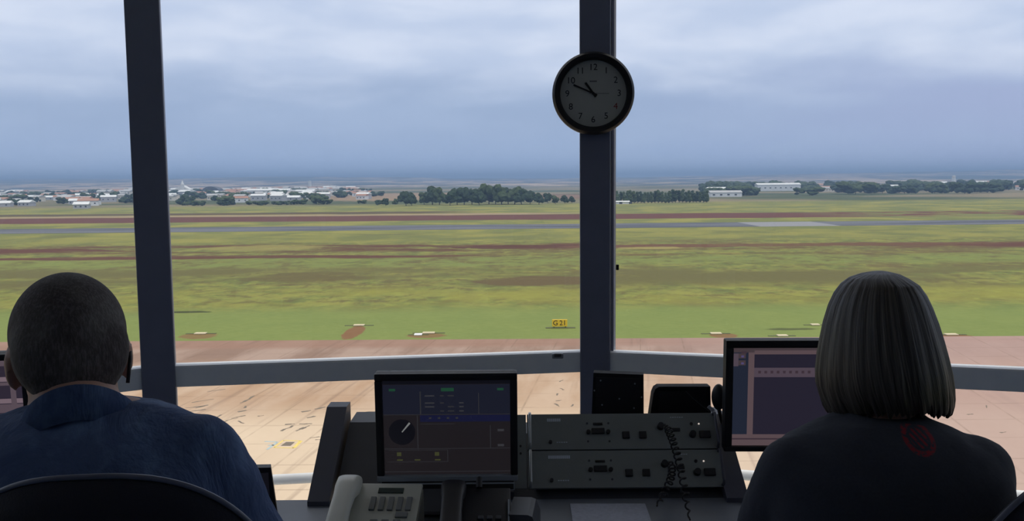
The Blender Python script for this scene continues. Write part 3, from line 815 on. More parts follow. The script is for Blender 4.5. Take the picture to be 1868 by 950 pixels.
# boxes on top of the rack
tz = DZ + .163
def P3(px, py, Y): return P(px, py, Y)
p = P(1128, 757, 2.42)
r_ = root('speaker_box', (p.x, 2.42, tz - .012), (0, 0, R(-9)), 'square black speaker box with small screws, on the radio rack', 'speaker')
h_ = P(1128, 680, 2.40).z - (tz - .012)
MB().m(M['black_rough']).prism([(-.072, 0), (.070, 0), (.069, h_), (-.067, h_ + .002)], -.035, .0, 'y').build('cabinet', r_)
MB().m(M['black']).box((0, -.036, h_ / 2), (.12, .003, h_ - .02), bevel=.001).build('front_plate', r_)
for sx, sz in ((-.047, .85), (.046, .80), (-.064, .62), (.064, .5), (-.043, .3), (.044, .25), (.004, .45)):
    MB().m(M['silver']).cyl((sx, -.037, h_ * sz), (sx, -.0395, h_ * sz), .0022, n=10).build('screw', r_)
p = P(1238, 757, 2.42); h_ = P(1238, 699, 2.42).z - (tz - .012)
r_ = root('speaker_box', (p.x, 2.42, tz - .012), (0, 0, R(2)), 'wide black speaker box with rounded corner, beside the square one', 'speaker')
MB().m(M['black_rough']).prism([(-.087, 0), (.082, 0), (.079, h_ - .002), (-.062, h_), (-.072, h_ - .006), (-.078, h_ - .02)], -.035, .0, 'y').build('cabinet', r_)
MB().m(M['black']).box((.002, -.036, h_ / 2 - .002), (.13, .003, h_ - .022), bevel=.001).build('grille', r_)
MB().m(M['dark_grey']).tube([(.01, -.039, h_ * .86), (.03, -.040, h_ * .62), (.055, -.040, h_ * .38), (.076, -.038, h_ * .2)], .0012, 6).build('lead', r_)

# headset hanging at the right corner of the rack
p = P(1311, 724, 2.36)
hs = root('headset', (p.x, 2.36, tz - .02), label='black headset leaning between radio rack and right monitor', cat='headset')
dz = p.z - (tz - .02)
MB().m(M['black']).ell((0, 0, dz), (.019, .022, .036)).build('ear_cup', hs, smooth=True)
MB().m(M['black']).ell((.07, .07, dz), (.019, .022, .036)).build('ear_cup', hs, smooth=True)
pts = [Vector((.0 + .07 * t, .07 * t + .0, dz - .03 - .075 * math.sin(PI * t))) for t in [i / 12 for i in range(13)]]
MB().m(M['black']).tube([q + Vector((0, .0, 0)) for q in pts], .005, 8).build('headband', hs, smooth=True)
p = P(1303, 752, 2.33)
tag(MB().m(M['white_label']).box((0, 0, 0), (.020, .004, .010), rot=(R(20), R(40), 0), bevel=.001).build('paper_tag', loc=(p.x, 2.37, p.z)), 'small white tag at the right end of the radio rack', 'tag')

# ------------------------------------------------------------------ monitors
UI = {k: emat('screen_' + k, c, s_) for k, c, s_ in [
    ('navy', srgb(24, 26, 38), 1.0), ('brown', srgb(28, 25, 28), 1.0), ('line', srgb(42, 42, 46), 1.0), ('blue', srgb(20, 22, 48), 1.0), ('green', srgb(26, 62, 44), 1.0), ('white', srgb(110, 112, 112), 1.0),
    ('black', srgb(12, 12, 18), 1.0), ('olive', srgb(56, 58, 36), 1.0), ('grey', srgb(50, 50, 54), 1.0), ('red', srgb(60, 30, 30), 1.0),
    ('r_bg', srgb(35, 32, 45), 1.0), ('r_left', srgb(31, 36, 50), 1.0), ('r_bar', srgb(86, 71, 75), 1.0), ('r_bar2', srgb(76, 65, 75), 1.0), ('r_txt', srgb(58, 46, 54), 1.0), ('r_top', srgb(64, 54, 58), 1.0), ('r_violet', srgb(76, 68, 108), 1.0),
    ('l_bg', srgb(44, 38, 50), 1.0), ('l_bar', srgb(112, 96, 104), 1.0), ('l_bar2', srgb(84, 72, 80), 1.0), ('l_low', srgb(92, 76, 72), 1.0)]}
def monitor(name, loc, rotz, tilt, W_, H_, bez, bot, label, ui, body=M['black'], stand_h=.08, lower=None, foot=.11):
    """W_,H_ outer size; origin at the desk under the stand"""
    r_ = root(name, loc, (0, 0, rotz), label, 'monitor')
    tm = Matrix.Translation((0, 0, stand_h)) @ Matrix.Rotation(R(-tilt), 4, 'X')
    hs_ = MB().m(body)
    x0, x1 = -W_ / 2, W_ / 2
    hs_.box((0, .018, H_ / 2), (W_, .028, H_), bevel=.006)
    for (cx, cz, sx, sz) in ((0, H_ - bez / 2, W_, bez), (x0 + bez / 2, (H_ + bot - bez) / 2, bez, H_ - bez - bot), (x1 - bez / 2, (H_ + bot - bez) / 2, bez, H_ - bez - bot)):
        hs_.box((cx, -.001, cz), (sx, .014, sz), bevel=.003)
    hs_.box((0, .045, H_ * .5), (W_ * .6, .04, H_ * .6), bevel=.012)
    o = hs_.build('housing', r_, smooth=40); o.data.transform(tm)
    lb = MB().m(lower or body).box((0, -.001, bot / 2), (W_, .015, bot), bevel=.003); o = lb.build('lower_bezel', r_); o.data.transform(tm)
    sb = MB(); sw, sh = W_ - 2 * bez, H_ - bez - bot
    def rect(u0, v0, u1, v1, mt, lay):   # u to the right, v downwards, in fractions of the screen
        sb.m(UI[mt]); yy = .003 - lay * .0004
        xx0, xx1 = x0 + bez + u0 * sw, x0 + bez + u1 * sw; zz0, zz1 = bot + sh * (1 - v1), bot + sh * (1 - v0)
        sb.quad([(xx0, yy, zz0), (xx1, yy, zz0), (xx1, yy, zz1), (xx0, yy, zz1)])
    ui(rect, sb, x0 + bez, bot, sw, sh)
    o = sb.build('screen', r_); o.data.transform(tm)
    if stand_h > .01:
        MB().m(body).box((0, .05, stand_h * .6 + .03), (.05, .03, stand_h * 1.2 + .06), bevel=.008).build('stand', r_)
        MB().m(body).loft([(0, .04, 0, foot, foot * .8), (0, .04, .008, foot, foot * .8), (0, .04, .014, foot * .6, foot * .5)]).build('foot', r_, smooth=40)
    return r_
def ui_center(rect, sb, sx0, sz0, sw, sh):
    rect(0, 0, 1, 1, 'brown', 0); rect(0, .05, 1, .36, 'navy', 1)
    rect(0, 0, 1, .045, 'black', 1)
    rect(.05, .09, .10, .115, 'green', 2); rect(.46, .085, .56, .12, 'green', 2); rect(.90, .09, .95, .115, 'green', 2)
    rect(.29, .12, .30, .36, 'line', 1.5); rect(.75, .14, .757, .36, 'line', 2)
    for r0, row in enumerate((.16, .235, .275, .32)):
        for c0, (u0, wd) in enumerate(((.33, .075), (.45, .03), (.51, .05), (.60, .035))):
            if (r0 + c0) % 4 != 3: rect(u0, row, u0 + wd, row + .014, 'grey' if c0 in (0, 3) else 'line', 2)
    rect(0, .36, 1, .366, 'line', 3); rect(.29, .37, 1, .44, 'blue', 2)
    for k in range(4): rect(.36 + k * .07, .39, .38 + k * .07, .41, 'line', 3)
    rect(.29, .46, .56, .465, 'line', 3); rect(.265, .37, .272, .72, 'line', 3); rect(0, .72, 1, .726, 'line', 3)
    rect(.84, .48, .846, .72, 'line', 3); rect(.90, .52, .95, .545, 'grey', 3); rect(.90, .68, .95, .705, 'grey', 3)
    # round direction dial
    sb.m(UI['black']); cx, cz, rr = sx0 + .145 * sw, sz0 + sh * (1 - .545), .105 * sw
    vs = [sb.bm.verts.new((cx + rr * math.cos(2 * PI * k / 32), .003 - .0016, cz + rr * math.sin(2 * PI * k / 32))) for k in range(32)]
    f = sb.bm.faces.new(vs); sb._fin([f])
    sb.m(UI['white']); a0 = Vector((cx, .0008, cz)); a1 = Vector((cx + rr * .6, .0008, cz + rr * .72)); s_ = Vector((.0010, 0, -.0009))
    sb.quad([a0 - s_, a0 + s_, a1 + s_ * 1.8, a1 - s_ * 1.8])
    rect(.03, .735, .50, .74, 'line', 3); rect(.03, .86, .50, .865, 'line', 3); rect(.50, .735, .505, .865, 'line', 3)
    for u0 in (.10, .24, .40): rect(u0, .835, u0 + .045, .85, 'olive', 3)
    for u0 in (.10, .40): rect(u0, .76, u0 + .035, .80, 'olive', 3)
    rect(0, .965, 1, .972, 'line', 3)
p = P(817, 876, 2.13)
mon = monitor('flat_monitor', (p.x, 2.13, DZ), 0, -3, .346, .273, .018, .015, 'dark square monitor with silver lower edge at the centre console', ui_center, stand_h=p.z - DZ, lower=M['silver'])
# maker letters on the silver edge
# (the silver strip sits under the black bezel)
lb = MB().m(M['silver']).box((0, -.004, -.012), (.33, .02, .020), bevel=.003)
lb.m(M['sign_black'])
text_into(lb, 'AOC', .012, Matrix.Translation((-.002, -.0145, -.011)) @ Matrix.Rotation(R(90), 4, 'X'), .0003)
o = lb.build('logo_strip', mon); o.location = (0, 0, p.z - DZ)

def ui_right(rect, sb, sx0, sz0, sw, sh):
    rect(0, 0, 1, 1, 'r_bg', 0); rect(0, 0, 1, .05, 'r_top', 1); rect(0, .05, .085, 1, 'r_left', 1)
    rect(.085, .05, .118, .90, 'r_bar', 2); rect(0, .885, 1, 1, 'r_bar', 2.5); rect(0, .925, .6, .94, 'r_txt', 3)
    rect(.118, .03, 1, .07, 'r_bar', 2.3); rect(.118, .205, .60, .30, 'r_bar2', 3)
    for k in range(9): rect(.14 + k * .034, .235, .155 + k * .034, .262, 'r_txt', 4)
    for k in range(2): rect(.0, .06 + k * .07, .07, .11 + k * .07, 'r_top', 2); rect(.045, .08 + k * .07, .06, .1 + k * .07, 'r_violet', 3)
    rect(.0, .06, .03, .19, 'r_bar2', 2.4); rect(.045, .035, .075, .06, 'r_txt', 3)
    rect(.60, .05, .622, .90, 'r_bar', 3.2); rect(.622, .07, 1, .9, 'r_top', 3)
    rect(.66, .2, .96, .5, 'r_bg', 4)
p = P(1322, 826, 2.22); q = P(1322, 621, 2.22)
monitor('flat_monitor', (p.x + .251, 2.23, DZ), R(-2), -2, .50, q.z - p.z, .020, .014, 'wide black monitor showing a grey window layout, before the bobbed hair', ui_right, stand_h=p.z - DZ)
def ui_left(rect, sb, sx0, sz0, sw, sh):
    rect(0, 0, 1, 1, 'l_bg', 0)
    for v0, v1, c in ((0, .08, 'l_bar2'), (.22, .28, 'l_bar'), (.29, .33, 'l_bar2'), (.50, .56, 'l_bar'), (.57, .68, 'l_bar2'), (.70, 1, 'l_low')): rect(0, v0, 1, v1, c, 1)
    rect(.94, 0, .965, .7, 'l_bar2', 2)
    for k in range(18): rect(.1 + (k % 6) * .14, .74 + (k // 6) * .08, .17 + (k % 6) * .14, .76 + (k // 6) * .08, 'l_bg', 2)
p = P(44, 795, 1.78); q = P(15, 655, 1.80)
monitor('flat_monitor', (p.x - .235, 1.80, DZ), R(8), -4, .46, q.z - p.z + .04, .014, .014, 'pink-grey lit monitor at the left edge, left of the cropped head', ui_left, stand_h=p.z - DZ - .03)
# small dark screen seen from the side, behind the denim arm
p = P(478, 926, 1.93)
r_ = root('small_screen', (p.x, 1.93, DZ), (0, 0, R(14)), 'small dark touch screen standing on the desk beside the denim sleeve', 'screen')
h_ = P(478, 840, 1.96).z - DZ
MB().m(M['black']).prism([(-.10, .0), (.040, .0), (.022, h_ - .004), (-.10, h_ + .004)], -.012, .012, 'y').build('housing', r_)
MB().m(M['brown'] if 'brown' in M else UI['black']).box((-.033, -.0125, h_ / 2), (.10, .002, h_ - .03)).build('screen', r_)
MB().m(M['black']).box((-.03, .03, .01), (.08, .06, .02), bevel=.004).build('foot', r_)

# ------------------------------------------------------------------ telephones and small desk things
def phone(name, loc, rotz, incl, W_, L_, body, hs_m, key_m, label, handset_black=False, antenna=False):
    r_ = root(name, loc, (0, 0, rotz), label, 'telephone')
    tm = Matrix.Rotation(R(incl), 4, 'X')
    # wedge body: its underside rests on the desk
    hgt = L_ * math.sin(R(incl))
    MB().m(body).prism([(0, 0), (L_ * math.cos(R(incl)) + .01, 0), (L_ * math.cos(R(incl)), hgt + .018), (0, .028)], -W_ / 2, W_ / 2, 'x').build('body', r_)
    bevel_top = Matrix.Translation((0, 0, .027)) @ tm
    fp = MB().m(body).box((0, L_ / 2, .002), (W_, L_, .010), bevel=.004); o = fp.build('face_plate', r_, smooth=40); o.data.transform(bevel_top)
    if not antenna:
        o = MB().m(M['lcd']).box((W_ * .14, L_ * .88, .008), (W_ * .30, L_ * .075, .003), bevel=.001).build('display', r_); o.data.transform(bevel_top)
    kb = []
    for rI in range(4):
        for cI in range(3):
            kb.append((W_ * (.06 if antenna else .02) + cI * W_ * .13, L_ * (.12 + rI * .10 if not antenna else .12 + rI * .12), W_ * .085, L_ * .055))
    if not antenna:
        for cI in range(5): kb.append((-W_ * .04 + cI * W_ * .105, L_ * .68, W_ * .065, L_ * .19))
        kb.append((W_ * .32, L_ * .52, W_ * .14, L_ * .07))
    for (kx, ky, sx, sy) in kb:
        o = MB().m(key_m).box((kx, ky, .009), (sx, sy, .006), bevel=.0015).build('key', r_); o.data.transform(bevel_top)
    hx = -W_ * .36; hw = W_ * (.19 if antenna else .145)
    hb = MB().m(hs_m)
    rings = [(hx, L_ * 1.01, .014, hw * .96, .016), (hx, L_ * .97, .016, hw, .021), (hx, L_ * .84, .020, hw, .023), (hx, L_ * .70, .029, hw * .86, .014), (hx, L_ * .5, .033, hw * .82, .012), (hx, L_ * .28, .029, hw * .86, .014), (hx, L_ * .1, .020, hw, .023), (hx, -.01, .014, hw, .018)]
    # lofted along the phone: rings stand across its length
    tmp = MB().m(hs_m); tmp.loft([(c[0], c[2], c[1], c[3], c[4]) for c in rings], n=24, p=3.0)
    sw_ = Matrix(((1, 0, 0, 0), (0, 0, 1, 0), (0, 1, 0, 0), (0, 0, 0, 1)))
    bmesh.ops.transform(tmp.bm, matrix=sw_, verts=tmp.bm.verts); bmesh.ops.recalc_face_normals(tmp.bm, faces=tmp.bm.faces)
    o = tmp.build('handset', r_, smooth=50); o.data.transform(bevel_top)
    if antenna:
        o = MB().m(body).cyl((W_ * .02, L_ * .98, .01), (W_ * .02, L_ * 1.10, .02), .007).build('hook', r_); o.data.transform(bevel_top)
        o = MB().m(M['silver']).box((W_ * .47, L_ * .55, .009), (.0035, L_ * .45, .004)).build('trim_strip', r_); o.data.transform(bevel_top)
    return r_
p = P(685, 877, 1.96)
phone('desk_phone', (p.x + .002, 1.785, DZ), R(-3), 25, .192, .205, M['beige'], M['beige_light'], M['key'], 'beige desk telephone with handset and small display before the monitor')
p = P(862, 885, 1.97)
phone('desk_phone', (p.x + .012, 1.80, DZ), R(0), 22, .150, .19, M['black'], M['black'], M['dark_grey'], 'black desk telephone right of the beige one', antenna=True)
# dark grey document tray between the phones
p = P(779, 940, 1.98)
r_ = root('document_tray', (p.x, 1.99, DZ), (0, 0, 0), 'dark slotted tray on the desk between the two telephones', 'tray')
MB().m(M['dark_grey']).prism([(-.07, .0), (.10, .0), (.10, .062), (-.07, .012)], -.055, .055, 'x').build('base', r_)
MB().m(M['black']).box((.0, .0, .038), (.085, .012, .004), rot=(R(16), 0, 0)).build('slot', r_)
# rounded grey dispenser with a white label
p = P(956, 926, 1.95)
r_ = root('label_dispenser', (p.x, 1.93, DZ), (0, 0, R(-6)), 'rounded dark grey dispenser with white label, right of the black telephone', 'dispenser')
hh = P(956, 912, 1.97).z - DZ
MB().m(M['dark_grey']).prism([(-.030, 0), (.032, 0), (.032, hh * .62), (.022, hh * .95), (.012, hh), (-.03, hh)], -.05, .06, 'y').build('body', r_)
MB().m(M['white_label']).box((.003, -.0515, hh * .45), (.036, .002, hh * .6), bevel=.0008).build('label', r_)
# paper sheets
p = P(1112, 935, 2.08)
tag(MB().m(M['paper']).box((0, 0, .002), (.185, .13, .004)).build('paper_pad', loc=(p.x, 2.07, DZ + .0005), rot=(0, 0, R(-1))), 'pale printed sheet lying on the desk before the radios', 'paper')
# black equipment box under the right monitor
r_ = root('keyboard_panel', (.86, 1.93, DZ), (0, 0, R(-4)), 'low black keyboard panel on the desk below the right monitor', 'keyboard')
MB().m(M['black_rough']).prism([(-.09, .0), (.09, .0), (.09, .035), (-.09, .015)], -.24, .24, 'x').build('housing', r_)
for i in range(4):
    for j in range(14): MB().m(M['dark_grey']).box((-.21 + j * .032, -.065 + i * .042, .024 + i * .0047), (.026, .034, .010), rot=(R(6), 0, 0), bevel=.002, seg=1).build('key', r_)

# ------------------------------------------------------------------ chairs
def superell(a_, b_, p_, n_=48):
    out = []
    for k in range(n_):
        t = 2 * PI * k / n_; c, s_ = math.cos(t), math.sin(t)
        out.append((a_ * math.copysign(abs(c) ** (2 / p_), c), b_ * math.copysign(abs(s_) ** (2 / p_), s_)))
    return out
def chair(loc, rotz, top, halfw, seat, label, roll=0.0):
    r_ = root('office_chair', loc, (0, 0, rotz), label, 'chair')
    bh = .28; zc = top - bh                         # backrest centre height
    def back(depth0, depth1, grow, mt, nm, pr=2.6):
        mb = MB().m(mt); rings = []
        for (dy, sc) in ((depth0, .90), (depth0 + .012 if depth1 > depth0 else depth0 - .012, .985), ((depth0 + depth1) / 2, 1.0), (depth1 - .012 if depth1 > depth0 else depth1 + .012, .985), (depth1, .90)):
            L = []
            for (u, v) in superell((halfw + grow) * sc, (bh + grow) * sc, pr):
                L.append(mb.bm.verts.new((u * math.cos(roll) + v * math.sin(roll), dy + 1.1 * u * u - .10 * (v), zc - u * math.sin(roll) + v * math.cos(roll))))
            rings.append(L)
        nn_ = len(rings[0]); fs = []
        for i in range(len(rings) - 1):
            for k in range(nn_): fs.append(mb.bm.faces.new((rings[i][k], rings[i][(k + 1) % nn_], rings[i + 1][(k + 1) % nn_], rings[i + 1][k])))
        for L, rev in ((rings[0], False), (rings[-1], True)):     # curved caps
            for k in range(nn_ // 2 - 1):
                pass
            f = mb.bm.faces.new(L[::-1] if rev else L); fs.append(f)
        bmesh.ops.triangulate(mb.bm, faces=[fs[-1], fs[-2]])
        mb._fin(mb.bm.faces); bmesh.ops.recalc_face_normals(mb.bm, faces=mb.bm.faces)
        return mb.build(nm, r_, smooth=50)
    back(-.215, -.175, 0, M['chair'], 'backrest')
    # pale piping that runs round the rear shell
    mb = MB().m(M['chair_rim']); L = superell(halfw + .001, bh + .001, 2.6, 96); L.append(L[0])
    mb.tube([(u * math.cos(roll) + v * math.sin(roll), -.197 + 1.1 * u * u - .10 * v, zc - u * math.sin(roll) + v * math.cos(roll)) for u, v in L], .0035, 8)
    mb.build('piping', r_, smooth=True)
    MB().m(M['black']).tube([(0, -.205, zc - .05), (0, -.235, zc - .25), (0, -.20, seat - .06), (0, .0, seat - .085)], .02, 10).build('back_bracket', r_, smooth=True)
    mb = MB().m(M['chair']); mb.loft([(0, .03, seat - .07, .19, .19), (0, .03, seat - .055, .235, .235), (0, .03, seat - .02, .24, .24), (0, .03, seat, .21, .21)], n=48, p=3.0)
    mb.build('seat', r_, smooth=60)
    MB().m(M['black']).cyl((0, 0, .10), (0, 0, seat - .07), .028).build('gas_column', r_, smooth=40)
    for k in range(5):
        a_ = 2 * PI * k / 5 + .3; e_ = Vector((math.cos(a_) * .29, math.sin(a_) * .29, .075))
        lg = MB().m(M['black']).tube([(0, 0, .12), (e_.x * .5, e_.y * .5, .105), (e_.x, e_.y, .078)], .02, 8, rads=[.026, .020, .014]).build('leg', r_, smooth=50)
        MB().m(M['black']).cyl((e_.x - .012 * math.sin(a_), e_.y + .012 * math.cos(a_), .028), (e_.x + .012 * math.sin(a_), e_.y - .012 * math.cos(a_), .028), .028, n=18).cyl((e_.x, e_.y, .03), (e_.x, e_.y, .08), .008, n=8).build('caster', lg)
    return r_
MANX, MANY = -.612, 1.16
WOX, WOY = .553, 1.22
ct = P(185, 858, 1.015)
chair((ct.x, 1.215, 0), R(0), ct.z, .215, .53, 'black office chair with pale piped backrest behind the denim shirt', roll=R(-2))
chair((WOX + .015, 1.24, 0), R(35), 1.170, .210, .50, 'black office chair turned aside under the person in the navy shirt')

# ------------------------------------------------------------------ people
def fingers(mb, w_, side, palmdir=Vector((0, 1, 0))):
    """relaxed hand lying palm down; w_ wrist point"""
    inn = -side                                    # towards the thumb
    mb.limb([w_, w_ + Vector((0, .03, .0))], [.026, .026])
    mb.ell(w_ + Vector((0, .062, -.002)), (.041, .050, .016))
    for i, (off, L, spread) in enumerate(((.030, .072, .10), (.010, .082, .03), (-.010, .076, -.04), (-.029, .060, -.12))):
        b_ = w_ + Vector((inn * off, .098, .002)); dx = inn * spread
        p1 = b_ + Vector((dx * L * .4, L * .42, .006)); p2 = b_ + Vector((dx * L * .75, L * .76, -.004)); p3 = b_ + Vector((dx * L, L, -.014))
        mb.limb([b_, p1, p2, p3], [.0092, .0088, .0082, .0075], n=10)
    t0 = w_ + Vector((inn * .028, .03, -.004)); mb.limb([t0, t0 + Vector((inn * .026, .026, -.004)), t0 + Vector((inn * .040, .056, -.008))], [.013, .0105, .009], n=10)

def head_shape(mb, hc, yaw, k=1.0):
    """skull, jaw, nose, ears, brow; hc = centre of the head"""
    q = Matrix.Rotation(yaw, 3, 'Z') @ Matrix.Rotation(R(-14), 3, 'X')
    def T(x_, y_, z_): return hc + q @ Vector((x_ * k, y_ * k, z_ * k))
    e_ = q.to_euler()
    mb.ell(T(0, -.008, .028), (.079 * k, .098 * k, .090 * k), e_, 32, 24)
    mb.ell(T(0, -.045, .005), (.076 * k, .055 * k, .080 * k), e_, 28, 18)
    mb.ell(T(0, .030, -.035), (.062 * k, .062 * k, .072 * k), e_, 28, 18)      # face
    mb.ell(T(0, .050, -.085), (.036 * k, .036 * k, .030 * k), e_)              # chin
    mb.ell(T(0, .000, -.070), (.058 * k, .055 * k, .040 * k), e_)              # jaw
    mb.limb([T(0, .088, .0), T(0, .105, -.028)], [.009 * k, .013 * k], n=10)   # nose
    for sx in (-1, 1):
        mb.ell(T(sx * .012, .092, -.032), (.008 * k,) * 3)                     # nostril wing
        mb.ell(T(sx * .033, .080, .018), (.018 * k, .012 * k, .007 * k), e_)   # brow
        mb.ell(T(sx * .030, .078, .002), (.013 * k, .013 * k, .010 * k), e_)   # eye
        mb.ell(T(sx * .038, .066, -.025), (.020 * k, .020 * k, .016 * k), e_)  # cheek
    mb.ell(T(0, .090, -.056), (.022 * k, .010 * k, .006 * k), e_); mb.ell(T(0, .088, -.066), (.019 * k, .010 * k, .007 * k), e_)   # lips
    return T, q
def ear(mb, T, q, sx, k=1.0):
    e_ = (q @ Matrix.Rotation(R(18) * sx, 3, 'Z') @ Matrix.Rotation(R(12), 3, 'X')).to_euler()
    mb.ell(T(sx * .0785, -.004, -.014), (.0080 * k, .020 * k, .032 * k), e_)
    mb.ell(T(sx * .076, .002, -.034), (.008 * k, .011 * k, .014 * k), e_)

M['denim'] = None
m, n, b = newmat('denim_cloth')
tc = n.node('ShaderNodeTexCoord').outputs['Object']
wv = n.noise(n.scale(tc, (9, 9, 5)), 1.0, 5, .6, .6); wf = n.noise(n.scale(tc, (420, 420, 420)), 1.0, 2)
worn = n.noise(n.scale(tc, (22, 22, 9)), 1.0, 4)
colr = n.mix(n.ss(worn, .45, .75), (.060, .100, .215), (.11, .18, .33))
n.l.new(n.mix(wf, n.mix(.25, colr, (0, 0, 0)), colr), b.inputs['Base Color']); b.inputs['Roughness'].default_value = .9
bp = n.node('ShaderNodeBump'); bp.inputs['Strength'].default_value = .9; bp.inputs['Distance'].default_value = .02; n.l.new(wv, bp.inputs['Height']); n.l.new(bp.outputs[0], b.inputs['Normal'])
M['denim'] = m
m, n, b = newmat('grey_cropped_hair')
tc = n.node('ShaderNodeTexCoord').outputs['Object']
hn = n.noise(n.scale(tc, (300, 300, 60)), 1.0, 4, .7); hb_ = n.noise(n.scale(tc, (14, 14, 14)), 1.0, 3); _, _, hz_ = n.xyz(tc)
base = n.mix(n.ss(hb_, .4, .65), (.060, .046, .046), (.11, .10, .095))
n.l.new(n.mix(n.ss(hn, .4, .7), n.mix(.3, base, (0, 0, 0)), n.mix(.1, base, (.5, .5, .5))), b.inputs['Base Color']); b.inputs['Roughness'].default_value = .85
bp = n.node('ShaderNodeBump'); bp.inputs['Strength'].default_value = .5; bp.inputs['Distance'].default_value = .004; n.l.new(hn, bp.inputs['Height']); n.l.new(bp.outputs[0], b.inputs['Normal'])
M['hair_short'] = m

def torso(mb, k, z0, grow, lean):
    """rings: z, forward shift, half width, half depth"""
    rings = [(.57, -.01, .165, .125), (.66, -.01, .172, .125), (.78, .0, .160, .115), (.90, .015, .168, .118), (1.00, .035, .182, .120), (1.08, .055, .196, .118), (1.13, .067, .194, .108), (1.165, .077, .165, .090), (1.19, .087, .115, .072), (1.205, .095, .075, .060)]
    mb.loft([(0, cy + lean * (z - .6), (z - .57) * z0 + .57, rx * k + grow, ry * k + grow) for z, cy, rx, ry in rings], n=48, p=2.4)

def person(name, X0, Y0, label, male):
    r_ = root(name, (X0, Y0, 0), label=label, cat='person')
    zsh = 1.130 if male else 1.075                    # shoulder joint height
    sw = .170 if male else .130
    hc = Vector((-.064, .175, 1.262)) if male else Vector((.018, .150, 1.252))
    yaw = R(30) if male else R(0)
    vz = 1.0 if male else .925
    body = MB().m(M['skin'])
    T, q = head_shape(body, hc, yaw, 1.0 if male else .90)
    for sx in (-1, 1): ear(body, T, q, sx, 1.0 if male else .90)
    # neck tapers down into the shoulders
    nb = Vector((-.010, .085, 1.165)) if male else Vector((.01, .105, 1.10))
    body.limb([T(0, -.025, -.045), (T(0, -.02, -.07) + nb) / 2, nb], [.061 if male else .045, .062 if male else .045, .060 if male else .042])
    torso(body, .9 if male else .68, vz, 0, 0)
    elbow = {}; wrist = {}
    for sx in (-1, 1):
        sh = Vector((sx * sw, .07, zsh)); el = Vector((sx * (.252 if male else .178), .17, .865)); wr = Vector((sx * (.17 if male else .15), .405, .742))
        if not male: el.z = .84
        elbow[sx], wrist[sx] = el, wr
        body.limb([sh, (sh + el) / 2, el, el * .55 + wr * .45, wr], [.046, .042, .036, .034, .026] if male else [.042, .038, .032, .030, .023])
        fingers(body, wr, sx)
        hip = Vector((sx * .09, .02, .615)); kn = Vector((sx * .125, .36, .60)); an = Vector((sx * .125, .34, .10))
        body.limb([hip, kn], [.072, .052]); body.limb([kn, kn * .62 + an * .38, an], [.052, .050, .036])
        body.limb([an, an + Vector((0, .14, -.055))], [.034, .026])
    bo = remesh(body, 'body', r_, M['skin'], .0065, 5)
    # clothing
    tr_ = MB().m(M['trouser'])
    tr_.loft([(0, -.01, .555, .17, .13), (0, -.0, .60, .178, .135), (0, .0, .67, .172, .132), (0, 0, .72, .16, .12)], p=2.4)
    for sx in (-1, 1):
        hip = Vector((sx * .09, .02, .615)); kn = Vector((sx * .125, .36, .60)); an = Vector((sx * .125, .34, .15))
        tr_.limb([hip, (hip + kn) / 2, kn], [.085, .078, .064]); tr_.limb([kn, kn * .6 + an * .4, an], [.064, .060, .052])
    remesh(tr_, 'trousers', r_, M['trouser'], .009, 5)
    for sx in (-1, 1):
        sb = MB().m(M['shoe']); sb.ell((sx * .125, .34, .055), (.044, .06, .053)); sb.ell((sx * .125, .42, .040), (.047, .105, .036)); sb.ell((sx * .125, .48, .034), (.046, .07, .031))
        remesh(sb, 'shoe', r_, M['shoe'], .007, 3)
    return r_, T, q, sw, zsh, elbow, wrist, vz, hc

# --- the man in the denim shirt
r_, T, q, sw, zsh, elbow, wrist, vz, hc = person('person', MANX, MANY, 'person with cropped grey hair in a blue denim shirt, seated at left', True)
sh_ = MB().m(M['denim'])
torso(sh_, 1.06, 1.0, .004, 0)
for sx in (-1, 1):
    s0 = Vector((sx * (sw - .005), .07, zsh)); el = elbow[sx]; wr = wrist[sx] + Vector((0, -.02, .0))
    sh_.limb([Vector((sx * .07, .085, 1.160)), s0], [.050, .060])
    sh_.limb([s0, s0 * .6 + el * .4, el, el * .5 + wr * .5, wr], [.063, .060, .052, .045, .034])
def folds(co, nrm):
    v = mnoise.fractal(Vector((co.x * 7 + co.z * 4, co.y * 6, co.z * 9 - abs(co.x) * 9)), 1.0, 2.0, 3)
    w_ = mnoise.noise(Vector((co.x * 26, co.y * 12, co.z * 11)))
    return nrm * (v * .006 + w_ * .0022)
sh_.loft([(-.008, .085, 1.10, .12, .10), (-.012, .090, 1.160, .087, .083), (-.008, .084, 1.198, .070, .062)])
shirt = remesh(sh_, 'denim_shirt', r_, M['denim'], .007, 5, disp=folds)
# collar: a folded band round the neck, its fall wider than its stand
cb = MB().m(M['denim']); nC = 48
def collar_pt(t, lvl):
    a_ = 2 * PI * t                                     # 0 at the throat
    back = (.5 - .5 * math.cos(a_)) ** 1.5                         # 1 at the nape
    cx, cy = -.012, .098
    rx, ry = ((.073, .072), (.079, .079), (.092, .090))[lvl]
    zz = ((1.120 + .108 * back), (1.132 + .114 * back), (1.080 + .120 * back))[lvl]
    u_, v_ = rx * math.sin(a_), ry * math.cos(a_) * .95; c_r, s_r = math.cos(R(22)), math.sin(R(22))
    return (cx + u_ * c_r - v_ * s_r, cy + u_ * s_r + v_ * c_r, zz)
rows = [[cb.bm.verts.new(collar_pt(.03 + .94 * i / nC, l)) for i in range(nC + 1)] for l in (0, 1, 2)]
fs = []
for a_, c_2 in zip(rows, rows[1:]):
    for i in range(nC): fs.append(cb.bm.faces.new((a_[i], a_[i + 1], c_2[i + 1], c_2[i])))
bmesh.ops.recalc_face_normals(cb.bm, faces=fs)
col_o = cb.build('collar', shirt, smooth=50)
sm = col_o.modifiers.new('thick', 'SOLIDIFY'); sm.thickness = .004; sm.offset = 0
